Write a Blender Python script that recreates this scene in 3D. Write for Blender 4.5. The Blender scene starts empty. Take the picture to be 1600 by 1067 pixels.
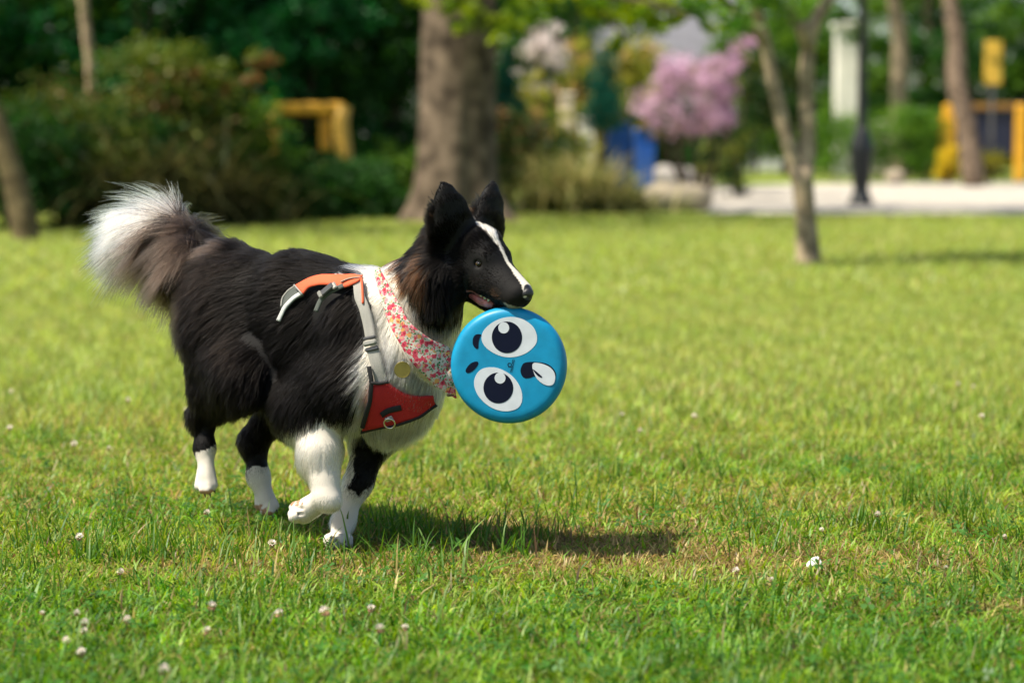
import bpy, bmesh, math, random
import numpy as np
from mathutils import Vector, Matrix, kdtree
from mathutils.bvhtree import BVHTree

scene = bpy.context.scene
COL = scene.collection
R = math.radians
rng = np.random.default_rng(7)
random.seed(7)

# ------------------------------------------------------------------ camera, sky, sun, exposure
CAM_H = 0.81
LENS = 85.0
PITCH = math.atan((533.5 - 216.0) / (1600 * LENS / 36.0))
FPX = 1600 * LENS / 36.0

cam_d = bpy.data.cameras.new("camera")
cam = bpy.data.objects.new("camera", cam_d)
COL.objects.link(cam)
cam_d.lens = LENS
cam_d.sensor_width = 36.0
cam_d.sensor_fit = 'HORIZONTAL'
cam_d.clip_start = 0.05
cam_d.clip_end = 900
cam.location = (0, 0, CAM_H)
cam.rotation_euler = (math.pi / 2 - PITCH, 0, 0)
cam_d.dof.use_dof = True
cam_d.dof.focus_distance = 4.66
cam_d.dof.aperture_fstop = 2.8
cam_d.dof.aperture_blades = 9
scene.camera = cam

SUN_EL = R(59)
SUN_AZ = R(22)                       # angle from the -X axis towards the camera (-Y)
SUN_DIR = Vector((-math.cos(SUN_EL) * math.cos(SUN_AZ), -math.cos(SUN_EL) * math.sin(SUN_AZ), math.sin(SUN_EL)))

world = bpy.data.worlds.new("World")
scene.world = world
world.use_nodes = True
wn = world.node_tree
wn.nodes.clear()
sky = wn.nodes.new('ShaderNodeTexSky')
sky.sky_type = 'NISHITA'
sky.sun_disc = False
sky.sun_elevation = SUN_EL
sky.sun_rotation = math.atan2(SUN_DIR.x, SUN_DIR.y)
sky.altitude = 50
sky.air_density = 1.0
sky.dust_density = 2.0
bg = wn.nodes.new('ShaderNodeBackground')
bg.inputs['Strength'].default_value = 0.10
wo = wn.nodes.new('ShaderNodeOutputWorld')
wn.links.new(sky.outputs[0], bg.inputs[0])
wn.links.new(bg.outputs[0], wo.inputs[0])

sun_d = bpy.data.lights.new("sun", 'SUN')
sun_d.energy = 5.0
sun_d.angle = R(1.0)
sun_d.color = (1.0, 0.92, 0.77)
sun = bpy.data.objects.new("sun", sun_d)
COL.objects.link(sun)
sun.location = SUN_DIR * 40
sun.rotation_euler = SUN_DIR.to_track_quat('Z', 'Y').to_euler()

vs = scene.view_settings
vs.view_transform = 'Standard'
vs.look = 'None'
vs.gamma = 1.0
vs.use_curve_mapping = False
vs.exposure = 0.95
scene.cycles.max_bounces = 8
scene.cycles.transparent_max_bounces = 8
scene.cycles.use_denoising = True

# ------------------------------------------------------------------ helpers
CP, SP = math.cos(PITCH), math.sin(PITCH)


def W(px, py, Y):
    """point of the place that the photograph shows at (px, py), Y metres in front of the camera"""
    u = (px - 800.0) / FPX
    v = (533.5 - py) / FPX
    k = Y / (CP + v * SP)
    return np.array([u * k, Y, CAM_H + k * (-SP + v * CP)])


def G(px, py):
    """the ground point at (px, py)"""
    v = (533.5 - py) / FPX
    k = CAM_H / (SP - v * CP)
    return np.array([(px - 800.0) / FPX * k, k * (CP + v * SP), 0.0])


def project(P):
    P = np.asarray(P, dtype=float)
    d = P - np.array([0, 0, CAM_H])
    z = d[..., 1] * CP - d[..., 2] * SP
    y = d[..., 1] * SP + d[..., 2] * CP
    return 800 + FPX * d[..., 0] / z, 533.5 - FPX * y / z


def SC(Y):
    return FPX / Y


def nrm(v):
    v = np.asarray(v, dtype=float)
    return v / (np.linalg.norm(v, axis=-1, keepdims=True) + 1e-12)


def tag(o, label=None, cat=None, group=None, kind=None):
    if label: o['label'] = label
    if cat: o['category'] = cat
    if group: o['group'] = group
    if kind: o['kind'] = kind
    return o


def empty(name, loc, label, cat, group=None, rz=0.0):
    o = bpy.data.objects.new(name, None)
    o.empty_display_size = 0.1
    o.location = loc
    o.rotation_euler = (0, 0, rz)
    COL.objects.link(o)
    return tag(o, label, cat, group)


def link(name, me, mat=None, parent=None, loc=None):
    o = bpy.data.objects.new(name, me)
    COL.objects.link(o)
    if mat is not None and not me.materials:
        me.materials.append(mat)
    if parent is not None:
        o.parent = parent
        o.matrix_parent_inverse = world_mat(parent).inverted()
    if loc is not None:
        o.location = loc
    return o


def world_mat(o):
    m = Matrix.LocRotScale(o.location, o.rotation_euler, o.scale)
    if o.parent:
        return world_mat(o.parent) @ o.matrix_parent_inverse @ m
    return m


def mesh_np(name, V, faces, facecol=None, vertcol=None, smooth=False):
    """faces: list of arrays (n,3) / (n,4)"""
    if not isinstance(faces, (list, tuple)):
        faces = [faces]
    V = np.asarray(V, dtype=np.float32)
    me = bpy.data.meshes.new(name)
    me.vertices.add(len(V))
    me.vertices.foreach_set('co', V.ravel())
    sizes = np.concatenate([np.full(len(f), f.shape[1], dtype=np.int32) for f in faces])
    idx = np.concatenate([np.asarray(f, dtype=np.int32).ravel() for f in faces])
    me.loops.add(len(idx))
    me.loops.foreach_set('vertex_index', idx)
    me.polygons.add(len(sizes))
    starts = np.concatenate([[0], np.cumsum(sizes)[:-1]]).astype(np.int32)
    me.polygons.foreach_set('loop_start', starts)
    if smooth:
        me.polygons.foreach_set('use_smooth', np.ones(len(sizes), dtype=bool))
    me.update(calc_edges=True)
    if facecol is not None:
        a = me.attributes.new('col', 'FLOAT_COLOR', 'FACE')
        c = np.ones((len(sizes), 4), dtype=np.float32)
        c[:, :3] = facecol
        a.data.foreach_set('color', c.ravel())
    if vertcol is not None:
        a = me.attributes.new('col', 'FLOAT_COLOR', 'POINT')
        c = np.ones((len(V), 4), dtype=np.float32)
        c[:, :3] = vertcol
        a.data.foreach_set('color', c.ravel())
    return me


class MB:
    """collects simple solids and links them as one mesh"""
    def __init__(self):
        self.v, self.f = [], []

    def add(self, V, F):
        o = len(self.v)
        self.v += [tuple(map(float, p)) for p in V]
        self.f += [tuple(i + o for i in f) for f in F]
        return self

    def box(self, c, s, rz=0.0, bevel=0.0):
        c = np.array(c, dtype=float)
        hx, hy, hz = np.array(s, dtype=float) / 2
        b = min(bevel, hx * .9, hy * .9, hz * .9)
        cs, sn = math.cos(rz), math.sin(rz)
        if b <= 0:
            pts = [(x, y, z) for z in (-hz, hz) for x, y in ((-hx, -hy), (hx, -hy), (hx, hy), (-hx, hy))]
            F = [(3, 2, 1, 0), (4, 5, 6, 7), (0, 1, 5, 4), (1, 2, 6, 5), (2, 3, 7, 6), (3, 0, 4, 7)]
        else:
            def ring(x, y, z, bb):
                return [(-x + bb, -y, z), (x - bb, -y, z), (x, -y + bb, z), (x, y - bb, z),
                        (x - bb, y, z), (-x + bb, y, z), (-x, y - bb, z), (-x, -y + bb, z)]
            rings = [ring(hx - b, hy - b, -hz, b * .5), ring(hx, hy, -hz + b, b), ring(hx, hy, hz - b, b), ring(hx - b, hy - b, hz, b * .5)]
            pts = [p for r in rings for p in r]
            F = [tuple(range(7, -1, -1)), tuple(range(24, 32))]
            for k in range(3):
                for i in range(8):
                    j = (i + 1) % 8
                    F.append((k * 8 + i, k * 8 + j, k * 8 + 8 + j, k * 8 + 8 + i))
        V = [(c[0] + x * cs - y * sn, c[1] + x * sn + y * cs, c[2] + z) for x, y, z in pts]
        return self.add(V, F)

    def tube(self, pts, rad, n=10, cap=True, closed=False):
        pts = [np.array(p, dtype=float) for p in pts]
        m = len(pts)
        rad = list(rad) if hasattr(rad, '__len__') else [rad] * m
        V, F = [], []
        prev = None
        for i, p in enumerate(pts):
            if closed:
                t = pts[(i + 1) % m] - pts[i - 1]
            else:
                t = pts[min(i + 1, m - 1)] - pts[max(i - 1, 0)]
            t = nrm(t)
            if prev is None:
                a = np.array([0, 0, 1.0]) if abs(t[2]) < .9 else np.array([1.0, 0, 0])
                x = nrm(np.cross(a, t))
            else:
                x = nrm(prev - t * np.dot(prev, t))
            prev = x
            y = np.cross(t, x)
            for k in range(n):
                an = 2 * math.pi * k / n
                V.append(p + rad[i] * (math.cos(an) * x + math.sin(an) * y))
        for i in range(m if closed else m - 1):
            for k in range(n):
                a, b = i * n + k, i * n + (k + 1) % n
                j = (i + 1) % m
                F.append((a, b, j * n + (k + 1) % n, j * n + k))
        if cap and not closed:
            F.append(tuple(range(n - 1, -1, -1)))
            F.append(tuple(range((m - 1) * n, m * n)))
        return self.add(V, F)

    def lathe(self, prof, c=(0, 0, 0), n=24):
        V, F = [], []
        for r, z in prof:
            for k in range(n):
                an = 2 * math.pi * k / n
                V.append((c[0] + r * math.cos(an), c[1] + r * math.sin(an), c[2] + z))
        m = len(prof)
        for i in range(m - 1):
            for k in range(n):
                F.append((i * n + k, i * n + (k + 1) % n, (i + 1) * n + (k + 1) % n, (i + 1) * n + k))
        F.append(tuple(range(n - 1, -1, -1)))
        F.append(tuple(range((m - 1) * n, m * n)))
        return self.add(V, F)

    def build(self, name, mat, parent=None, smooth=False):
        me = bpy.data.meshes.new(name)
        me.from_pydata(self.v, [], self.f)
        if smooth:
            me.polygons.foreach_set('use_smooth', np.ones(len(me.polygons), dtype=bool))
        me.update()
        return link(name, me, mat, parent)


# ------------------------------------------------------------------ materials
def new_mat(name):
    m = bpy.data.materials.new(name)
    m.use_nodes = True
    m.node_tree.nodes.clear()
    out = m.node_tree.nodes.new('ShaderNodeOutputMaterial')
    return m, m.node_tree, out


def pbr(name, color, rough=0.6, noise=0.15, scale=12.0, bump=0.0, metal=0.0, spec=0.5, color2=None, detail=5, coord='Object'):
    m, nt, out = new_mat(name)
    N, L = nt.nodes, nt.links
    b = N.new('ShaderNodeBsdfPrincipled')
    b.inputs['Roughness'].default_value = rough
    b.inputs['Metallic'].default_value = metal
    b.inputs['Specular IOR Level'].default_value = spec
    tc = N.new('ShaderNodeTexCoord')
    nz = N.new('ShaderNodeTexNoise')
    nz.inputs['Scale'].default_value = scale
    nz.inputs['Detail'].default_value = detail
    L.new(tc.outputs[coord], nz.inputs['Vector'])
    mx = N.new('ShaderNodeMix'); mx.data_type = 'RGBA'
    c2 = color2 if color2 else tuple(max(0, c * (1 - noise * 2.2)) for c in color)
    c1 = color if color2 else tuple(min(1, c * (1 + noise)) for c in color)
    mx.inputs[6].default_value = (*c2, 1)
    mx.inputs[7].default_value = (*c1, 1)
    mr = N.new('ShaderNodeMapRange')
    mr.inputs['From Min'].default_value = 0.32
    mr.inputs['From Max'].default_value = 0.68
    L.new(nz.outputs[0], mr.inputs[0])
    L.new(mr.outputs[0], mx.inputs[0])
    L.new(mx.outputs[2], b.inputs['Base Color'])
    if bump:
        bp = N.new('ShaderNodeBump')
        bp.inputs['Strength'].default_value = bump
        bp.inputs['Distance'].default_value = 0.02
        L.new(nz.outputs[0], bp.inputs['Height'])
        L.new(bp.outputs[0], b.inputs['Normal'])
    L.new(b.outputs[0], out.inputs[0])
    return m


def leaf_mat(name, trans=0.35, gloss=0.04, rough=0.45):
    m, nt, out = new_mat(name)
    N, L = nt.nodes, nt.links
    at = N.new('ShaderNodeAttribute'); at.attribute_name = 'col'
    d = N.new('ShaderNodeBsdfDiffuse')
    t = N.new('ShaderNodeBsdfTranslucent')
    hs = N.new('ShaderNodeHueSaturation')
    hs.inputs['Hue'].default_value = 0.485
    hs.inputs['Saturation'].default_value = 1.1
    hs.inputs['Value'].default_value = 1.25
    g = N.new('ShaderNodeBsdfGlossy'); g.inputs['Roughness'].default_value = rough
    g.inputs['Color'].default_value = (1, 1, 1, 1)
    m1 = N.new('ShaderNodeMixShader'); m1.inputs[0].default_value = trans
    m2 = N.new('ShaderNodeMixShader'); m2.inputs[0].default_value = gloss
    L.new(at.outputs['Color'], d.inputs[0])
    L.new(at.outputs['Color'], hs.inputs['Color'])
    L.new(hs.outputs[0], t.inputs[0])
    L.new(d.outputs[0], m1.inputs[1]); L.new(t.outputs[0], m1.inputs[2])
    L.new(m1.outputs[0], m2.inputs[1]); L.new(g.outputs[0], m2.inputs[2])
    L.new(m2.outputs[0], out.inputs[0])
    return m


def snoise(P, freq, seed, octs=3):
    """smooth pseudo-noise in about [-1, 1] from sums of sines"""
    r = np.random.default_rng(seed)
    P = np.asarray(P, dtype=float)
    out = np.zeros(P.shape[:-1])
    amp, tot = 1.0, 0.0
    for o in range(octs):
        for k in range(4):
            d = r.normal(size=P.shape[-1]); d /= np.linalg.norm(d)
            out += amp * np.sin(P @ d * freq * r.uniform(.7, 1.4) * 2 * math.pi + r.uniform(0, 6.28)) / 2.2
        tot += amp
        amp *= .55
        freq *= 2.1
    return np.clip(out / tot, -1.3, 1.3)
# ------------------------------------------------------------------ ground
def ground_mat():
    m, nt, out = new_mat('turf_soil')
    N, L = nt.nodes, nt.links
    b = N.new('ShaderNodeBsdfPrincipled'); b.inputs['Roughness'].default_value = .95; b.inputs['Specular IOR Level'].default_value = .1
    tc = N.new('ShaderNodeTexCoord')
    n1 = N.new('ShaderNodeTexNoise'); n1.inputs['Scale'].default_value = 55; n1.inputs['Detail'].default_value = 8; n1.inputs['Roughness'].default_value = .7
    n2 = N.new('ShaderNodeTexNoise'); n2.inputs['Scale'].default_value = .55; n2.inputs['Detail'].default_value = 5
    L.new(tc.outputs['Object'], n1.inputs['Vector']); L.new(tc.outputs['Object'], n2.inputs['Vector'])
    r1 = N.new('ShaderNodeValToRGB')
    for i, (p, c) in enumerate(((.30, (.030, .026, .012)), (.48, (.09, .13, .018)), (.60, (.17, .22, .028)), (.75, (.25, .20, .085)))):
        e = r1.color_ramp.elements[i] if i < 2 else r1.color_ramp.elements.new(p)
        e.position = p; e.color = (*c, 1)
    L.new(n1.outputs[0], r1.inputs[0])
    r2 = N.new('ShaderNodeValToRGB')
    r2.color_ramp.elements[0].position = .35; r2.color_ramp.elements[0].color = (.20, .27, .055, 1)
    r2.color_ramp.elements[1].position = .68; r2.color_ramp.elements[1].color = (.33, .36, .095, 1)
    L.new(n2.outputs[0], r2.inputs[0])
    mx = N.new('ShaderNodeMix'); mx.data_type = 'RGBA'; mx.inputs[0].default_value = .45
    L.new(r1.outputs[0], mx.inputs[6]); L.new(r2.outputs[0], mx.inputs[7])
    L.new(mx.outputs[2], b.inputs['Base Color'])
    bp = N.new('ShaderNodeBump'); bp.inputs['Strength'].default_value = .8; bp.inputs['Distance'].default_value = .02
    L.new(n1.outputs[0], bp.inputs['Height']); L.new(bp.outputs[0], b.inputs['Normal'])
    L.new(b.outputs[0], out.inputs[0])
    return m


gx = np.concatenate([[-400, -150, -60, -30], np.linspace(-20, 20, 41), [30, 60, 150, 400]])
gy = np.concatenate([[-60, -20], np.linspace(0, 60, 61), [80, 150, 400, 700]])
gv = np.stack(np.meshgrid(gx, gy, indexing='ij'), -1).reshape(-1, 2)
gi = np.arange(len(gx) * len(gy)).reshape(len(gx), len(gy))
gf = np.stack([gi[:-1, :-1], gi[1:, :-1], gi[1:, 1:], gi[:-1, 1:]], -1).reshape(-1, 4)
lawn = link('lawn', mesh_np('lawn', np.c_[gv, np.zeros(len(gv))], gf), ground_mat())
tag(lawn, kind='structure')

M_PAVE = pbr('pale_gravel', (.40, .365, .31), rough=.95, noise=.12, scale=6, bump=.2, spec=.1)
pv = []
edge = [(2.05, 26.6), (2.6, 25.9), (4.2, 25.7), (9, 25.6), (16, 25.5), (30, 25.5), (30, 45.5), (16, 45.0), (9, 44.2), (5.5, 43.0), (3.4, 41.0), (2.4, 36.0), (2.0, 31.0)]
m = MB(); m.add([(x, y, .004) for x, y in edge], [tuple(range(len(edge)))])
path = m.build('path', M_PAVE); tag(path, kind='structure')


# ------------------------------------------------------------------ grass
LEAFY = leaf_mat('grass_blades', trans=.45, gloss=.014, rough=.45)


def dry_at(x, y):
    """0 lush .. 1 dry and thin"""
    q = np.stack([x, y], -1)
    a = snoise(q, .35, 41) * .55 + snoise(q, 1.3, 42) * .5
    worn = np.exp(-(((x - .02) / .42) ** 2 + ((y - 4.90) / .22) ** 2)) * 1.0
    worn += np.exp(-(((x - .95) / .25) ** 2 + ((y - 4.12) / .10) ** 2)) * .8
    worn += np.exp(-(((x + .35) / .5) ** 2 + ((y - 4.45) / .10) ** 2)) * .45
    worn += np.exp(-(((x - .45) / .9) ** 2 + ((y - 4.58) / .16) ** 2)) * .65
    lush = np.exp(-((y - 3.6) / .35) ** 2) * .5
    return np.clip(.38 + .42 * a + worn - lush, 0, 1.25)


G_FRESH = np.array([.12, .255, .018]); G_YEL = np.array([.28, .33, .045]); G_DEEP = np.array([.026, .115, .007]); G_STRAW = np.array([.42, .30, .115]); G_BROWN = np.array([.15, .085, .04])


def blades(x, y, ln, w, tilt, segs, col, rs, curl=.6):
    n = len(x)
    az = rs.uniform(0, 2 * math.pi, n)
    h = np.stack([np.cos(az), np.sin(az), np.zeros(n)], -1)
    side = np.stack([-np.sin(az), np.cos(az), rs.normal(0, .35, n)], -1)
    side = nrm(side)
    z = np.array([0, 0, 1.0])
    pts = [np.stack([x, y, np.full(n, -.002)], -1)]
    th = tilt.copy()
    for s in range(segs):
        pts.append(pts[-1] + (ln / segs)[:, None] * (np.sin(th)[:, None] * h + np.cos(th)[:, None] * z))
        pts[-1][:, 2] = np.maximum(pts[-1][:, 2], .003)
        th = np.minimum(th + curl * rs.uniform(.2, 1.2, n), 1.9)
    prof = {1: [1.0], 2: [1.0, .85], 3: [.9, 1.0, .6]}[segs]
    V = []
    for s in range(segs):
        o = side * (w * prof[s] * .5)[:, None]
        V += [pts[s] - o, pts[s] + o]
    V.append(pts[segs])
    V = np.stack(V, 1)                           # (n, 2*segs+1, 3)
    k = V.shape[1]
    b = np.arange(n)[:, None] * k
    F4 = [b + np.array([[2 * s, 2 * s + 1, 2 * s + 3, 2 * s + 2]]) for s in range(segs - 1)]
    F3 = b + np.array([[2 * segs - 2, 2 * segs - 1, 2 * segs]])
    if F4:
        F4 = np.stack(F4, 1).reshape(-1, 4)
        c4 = np.repeat(col, segs - 1, 0)
    return V.reshape(-1, 3), (F4 if segs > 1 else None), F3, (c4 if segs > 1 else None), col


def grass_obj(name, sets, label):
    Vs, F4s, F3s, c4s, c3s = [], [], [], [], []
    o = 0
    for V, F4, F3, c4, c3 in sets:
        Vs.append(V)
        if F4 is not None: F4s.append(F4 + o); c4s.append(c4)
        F3s.append(F3 + o); c3s.append(c3)
        o += len(V)
    faces = ([np.concatenate(F4s)] if F4s else []) + [np.concatenate(F3s)]
    cols = np.concatenate(([np.concatenate(c4s)] if c4s else []) + [np.concatenate(c3s)])
    ob = link(name, mesh_np(name, np.concatenate(Vs), faces, facecol=cols), LEAFY)
    return tag(ob, label, 'grass', kind='stuff')


def blade_col(x, y, rs, lush=0.0):
    n = len(x)
    d = np.clip(dry_at(x, y) - lush, 0, 1.3)
    q = np.stack([x, y], -1)
    t = np.clip(.42 + .5 * snoise(q, .8, 51) + rs.normal(0, .28, n), 0, 1)[:, None]
    c = G_FRESH * (1 - t) + G_YEL * t
    deep = rs.random(n) < .22 * (1.15 - np.minimum(d, 1))
    c[deep] = G_DEEP * rs.uniform(.8, 1.5, (deep.sum(), 1))
    st = rs.random(n) < .07 + .50 * d ** 1.5
    c[st] = G_STRAW * rs.uniform(.55, 1.1, (st.sum(), 1))
    br = rs.random(n) < .03 + .10 * d ** 2
    c[br] = G_BROWN * rs.uniform(.7, 1.3, (br.sum(), 1))
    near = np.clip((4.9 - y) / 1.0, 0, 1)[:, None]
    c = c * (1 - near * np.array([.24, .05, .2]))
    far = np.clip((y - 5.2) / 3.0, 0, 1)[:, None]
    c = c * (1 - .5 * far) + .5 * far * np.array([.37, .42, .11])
    mott = np.exp(snoise(q, 5.5, 53, 2) * .28)[:, None]
    return c * mott * rs.uniform(.65, 1.3, (n, 1)), d


def field(y0, y1, dens, rs):
    """roots over the strip of lawn that the picture can see, and a margin either side"""
    y = y0 + (y1 - y0) * rs.random(int(dens * (y1 - y0) * (y0 + y1) / 2 * .42353 * 1.25 + dens * (y1 - y0) * .7))
    wmax = y1 * .42353 * 1.25 / 2 + .35
    keep = rs.random(len(y)) < (y * .42353 * 1.25 / 2 + .35) / wmax * 1.0
    half = y * .42353 * 1.25 / 2 + .35
    x = rs.uniform(-1, 1, len(y)) * half
    return x, y


rs = np.random.default_rng(3)
sets = []
# close: short tangled turf
x, y = field(3.05, 6.6, 25500, rs)
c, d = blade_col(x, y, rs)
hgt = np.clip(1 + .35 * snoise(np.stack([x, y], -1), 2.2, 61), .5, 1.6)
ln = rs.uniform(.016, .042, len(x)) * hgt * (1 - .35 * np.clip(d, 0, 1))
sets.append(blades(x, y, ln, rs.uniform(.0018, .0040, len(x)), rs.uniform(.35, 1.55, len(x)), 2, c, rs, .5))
# broader bent blades
x, y = field(3.05, 6.6, 5000, rs)
c, d = blade_col(x, y, rs, .2)
sets.append(blades(x, y, rs.uniform(.025, .060, len(x)) * (1 - .3 * np.clip(d, 0, 1)), rs.uniform(.003, .0052, len(x)), rs.uniform(.3, 1.45, len(x)), 2, c, rs, .8))
# flat thatch
x, y = field(3.05, 6.6, 9000, rs)
d = dry_at(x, y); k = rs.random(len(x)) < .25 + .75 * d
x, y, d = x[k], y[k], d[k]
c = np.where(rs.random((len(x), 1)) < .55, G_STRAW, G_YEL) * rs.uniform(.5, 1.15, (len(x), 1))
sets.append(blades(x, y, rs.uniform(.02, .05, len(x)), rs.uniform(.0012, .0024, len(x)), rs.uniform(1.1, 1.6, len(x)), 2, c, rs, .2))
# tufts of longer blades
tx, ty, tn = [], [], []
def tuft(cx, cy, n, r):
    tx.append(cx + rs.normal(0, r, n)); ty.append(cy + rs.normal(0, r, n))
for i in range(90):
    yy = rs.uniform(3.3, 6.5); xx = rs.uniform(-1, 1) * yy * .26
    tuft(xx, yy, int(rs.integers(8, 30)), rs.uniform(.015, .06))
for px, py, n in ((30, 860, 30), (75, 850, 26), (120, 870, 40), (150, 880, 40), (215, 880, 40), (250, 875, 34), (290, 865, 30), (330, 870, 30), (365, 880, 30), (400, 850, 20), (240, 850, 30), (180, 850, 24),
                  (430, 860, 20), (470, 880, 24), (590, 845, 30), (625, 838, 34), (660, 840, 36), (690, 850, 20), (720, 845, 30), (760, 850, 30), (800, 850, 36), (840, 845, 34), (870, 838, 26), (650, 880, 24), (700, 900, 30), (620, 900, 20), (560, 890, 18),
                  (1010, 800, 14), (1080, 790, 16), (1290, 830, 22), (1330, 825, 22), (1400, 800, 26), (1450, 790, 34), (1500, 810, 34), (1540, 830, 40), (1580, 850, 40), (1590, 900, 40), (1510, 800, 30), (1480, 790, 30), (1380, 850, 16), (1250, 800, 14), (1150, 830, 14),
                  (880, 770, 20), (950, 760, 20), (1000, 750, 18), (1100, 740, 20), (60, 930, 24), (20, 900, 26), (110, 960, 18)):
    g = G(px, py); tuft(g[0], g[1], n, .030)
x, y = np.concatenate(tx), np.concatenate(ty)
c, d = blade_col(x, y, rs, .5)
t = rs.random((len(x), 1))
c = np.where(rs.random((len(x), 1)) < .85, (np.array([.045, .135, .016]) * (1 - t) + np.array([.10, .20, .022]) * t), c)
sets.append(blades(x, y, rs.uniform(.045, .105, len(x)), rs.uniform(.0024, .0042, len(x)), rs.uniform(.02, .65, len(x)), 3, c, rs, .38))
# a few broad arching blades
bx, by = [], []
for px, py in ((640, 885), (660, 890), (720, 905), (735, 912), (745, 905), (700, 880), (760, 915), (670, 915), (630, 935), (555, 860), (520, 845), (1560, 900), (1575, 930), (1480, 920), (60, 960), (40, 940)):
    g = G(px, py); bx.append(g[0]); by.append(g[1])
x, y = np.repeat(bx, 3) + rs.normal(0, .012, len(bx) * 3), np.repeat(by, 3) + rs.normal(0, .012, len(bx) * 3)
c = np.tile([.10, .20, .03], (len(x), 1)) * rs.uniform(.8, 1.4, (len(x), 1))
sets.append(blades(x, y, rs.uniform(.07, .13, len(x)), rs.uniform(.004, .0062, len(x)), rs.uniform(.3, 1.1, len(x)), 3, c, rs, .3))
grass_obj('grass', sets, 'short sunlit lawn grass with straw and taller tufts around the dog')

sets = []
x, y = field(6.6, 12.5, 5200, rs)
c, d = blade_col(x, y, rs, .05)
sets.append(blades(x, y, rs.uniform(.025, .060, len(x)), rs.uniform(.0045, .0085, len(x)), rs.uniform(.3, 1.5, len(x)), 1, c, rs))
x, y = field(12.5, 25.4, 1300, rs)
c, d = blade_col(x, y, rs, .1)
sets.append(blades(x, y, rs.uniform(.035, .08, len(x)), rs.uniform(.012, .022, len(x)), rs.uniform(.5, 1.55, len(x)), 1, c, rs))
grass_obj('grass', sets, 'sunny mown lawn stretching back towards the trees and path')

# clover leaves low in the turf
x, y = field(3.1, 6.0, 620, rs)
q = np.stack([x, y], -1)
k = (snoise(q, .9, 71) + .35 * snoise(q, 3, 72) + np.exp(-((y - 3.5) / .5) ** 2) * .8) > .1
x, y = x[k], y[k]
n = len(x)
hz = rs.uniform(.012, .032, n)
a0 = rs.uniform(0, 6.28, n)
Vs, Fs, Cs = [], [], []
cl = np.array([.045, .125, .020]) * rs.uniform(.7, 1.5, (n, 1))
tiltx, tilty = rs.normal(0, .3, n), rs.normal(0, .3, n)
sz = rs.uniform(.0045, .0085, n)
o = 0
for l in range(3):
    a = a0 + l * 2.094
    ring = []
    for (r_, da) in ((0.05, 0), (.75, -.62), (1.4, -.45), (1.55, 0), (1.4, .45), (.75, .62)):
        dx, dy = r_ * np.cos(a + da) * sz, r_ * np.sin(a + da) * sz
        ring.append(np.stack([x + dx, y + dy, hz + dx * tiltx + dy * tilty], -1))
    V = np.stack(ring, 1)
    b = np.arange(n)[:, None] * 6 + o
    Fs.append(b + np.array([[0, 1, 2, 3]])); Cs.append(cl)
    Fs.append(b + np.array([[0, 3, 4, 5]])); Cs.append(cl * 1.06)
    Vs.append(V.reshape(-1, 3)); o += n * 6
me = mesh_np('clover_leaves', np.concatenate(Vs), np.concatenate(Fs), facecol=np.concatenate(Cs))
tag(link('clover_leaves', me, LEAFY), 'low green clover leaves scattered through the lawn', 'clover', kind='stuff')
# ------------------------------------------------------------------ trees, shrubs and the things beyond the lawn
M_LEAF = leaf_mat('leaves', trans=.40, gloss=.012, rough=.5)
M_PETAL = leaf_mat('petals', trans=.30, gloss=.0)
M_BARK = pbr('grey_brown_bark', (.205, .150, .105), rough=.95, noise=.30, scale=9, bump=.6, spec=.15)
M_BARKPALE = pbr('pale_bark', (.30, .235, .155), rough=.95, noise=.25, scale=12, bump=.5, spec=.15)
M_BARKOL = pbr('olive_bark', (.15, .115, .06), rough=.95, noise=.25, scale=10, bump=.5, spec=.1)
M_BARKDK = pbr('dark_bark', (.075, .055, .038), rough=.95, noise=.3, scale=10, bump=.5, spec=.1)


def leaves(blobs, n, size, cols, seed, clump=.30, up=.35, aspect=.55, per=40):
    """leaf quads gathered in sprays spread through the blobs (cx,cy,cz,rx,ry,rz)"""
    r = np.random.default_rng(seed)
    B = np.array(blobs, dtype=float)
    vol = B[:, 3] * B[:, 4] * B[:, 5]
    nc = max(4, n // per)
    bi = r.choice(len(B), nc, p=vol ** .8 / (vol ** .8).sum())
    u = nrm(r.normal(size=(nc, 3))) * (r.random((nc, 1)) ** .42)
    cc = B[bi, :3] + u * B[bi, 3:]
    ci = r.integers(0, nc, n)
    rad = (np.minimum(np.minimum(B[bi, 3], B[bi, 4]), B[bi, 5]) * clump)[ci]
    p = cc[ci] + r.normal(size=(n, 3)) * rad[:, None] * np.array([.6, .6, .42])
    p[:, 2] = np.maximum(p[:, 2], .02)
    nn = nrm(r.normal(size=(n, 3)) + np.array([0, 0, up * 2]))
    a = nrm(np.cross(nn, r.normal(size=(n, 3)))); b = np.cross(nn, a)
    s = size * r.uniform(.6, 1.3, n)[:, None]
    V = np.stack([p - a * s * .5, p + b * s * aspect * .5 - a * s * .05, p + a * s * .55, p - b * s * aspect * .5 - a * s * .05], 1).reshape(-1, 3)
    F = np.arange(n * 4).reshape(-1, 4)
    C0, C1 = np.array(cols[0]), np.array(cols[1])
    ct = np.clip(r.random(nc) * .8 + r.normal(0, .1, nc), 0, 1)[ci][:, None]
    c = (C0 * (1 - ct) + C1 * ct) * r.uniform(.75, 1.3, (n, 1))
    if len(cols) > 2:
        k = (r.random(nc) < .16)[ci]
        c[k] = np.array(cols[2]) * r.uniform(.7, 1.3, (k.sum(), 1))
    return V, F, c


def crown(name, blobs, n, size, cols, seed, parent, mat=None, **kw):
    V, F, c = leaves(blobs, n, size, cols, seed, **kw)
    o = link(name, mesh_np(name, V, F, facecol=c), mat or M_LEAF, parent)
    o['kind'] = 'stuff'
    return o


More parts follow.
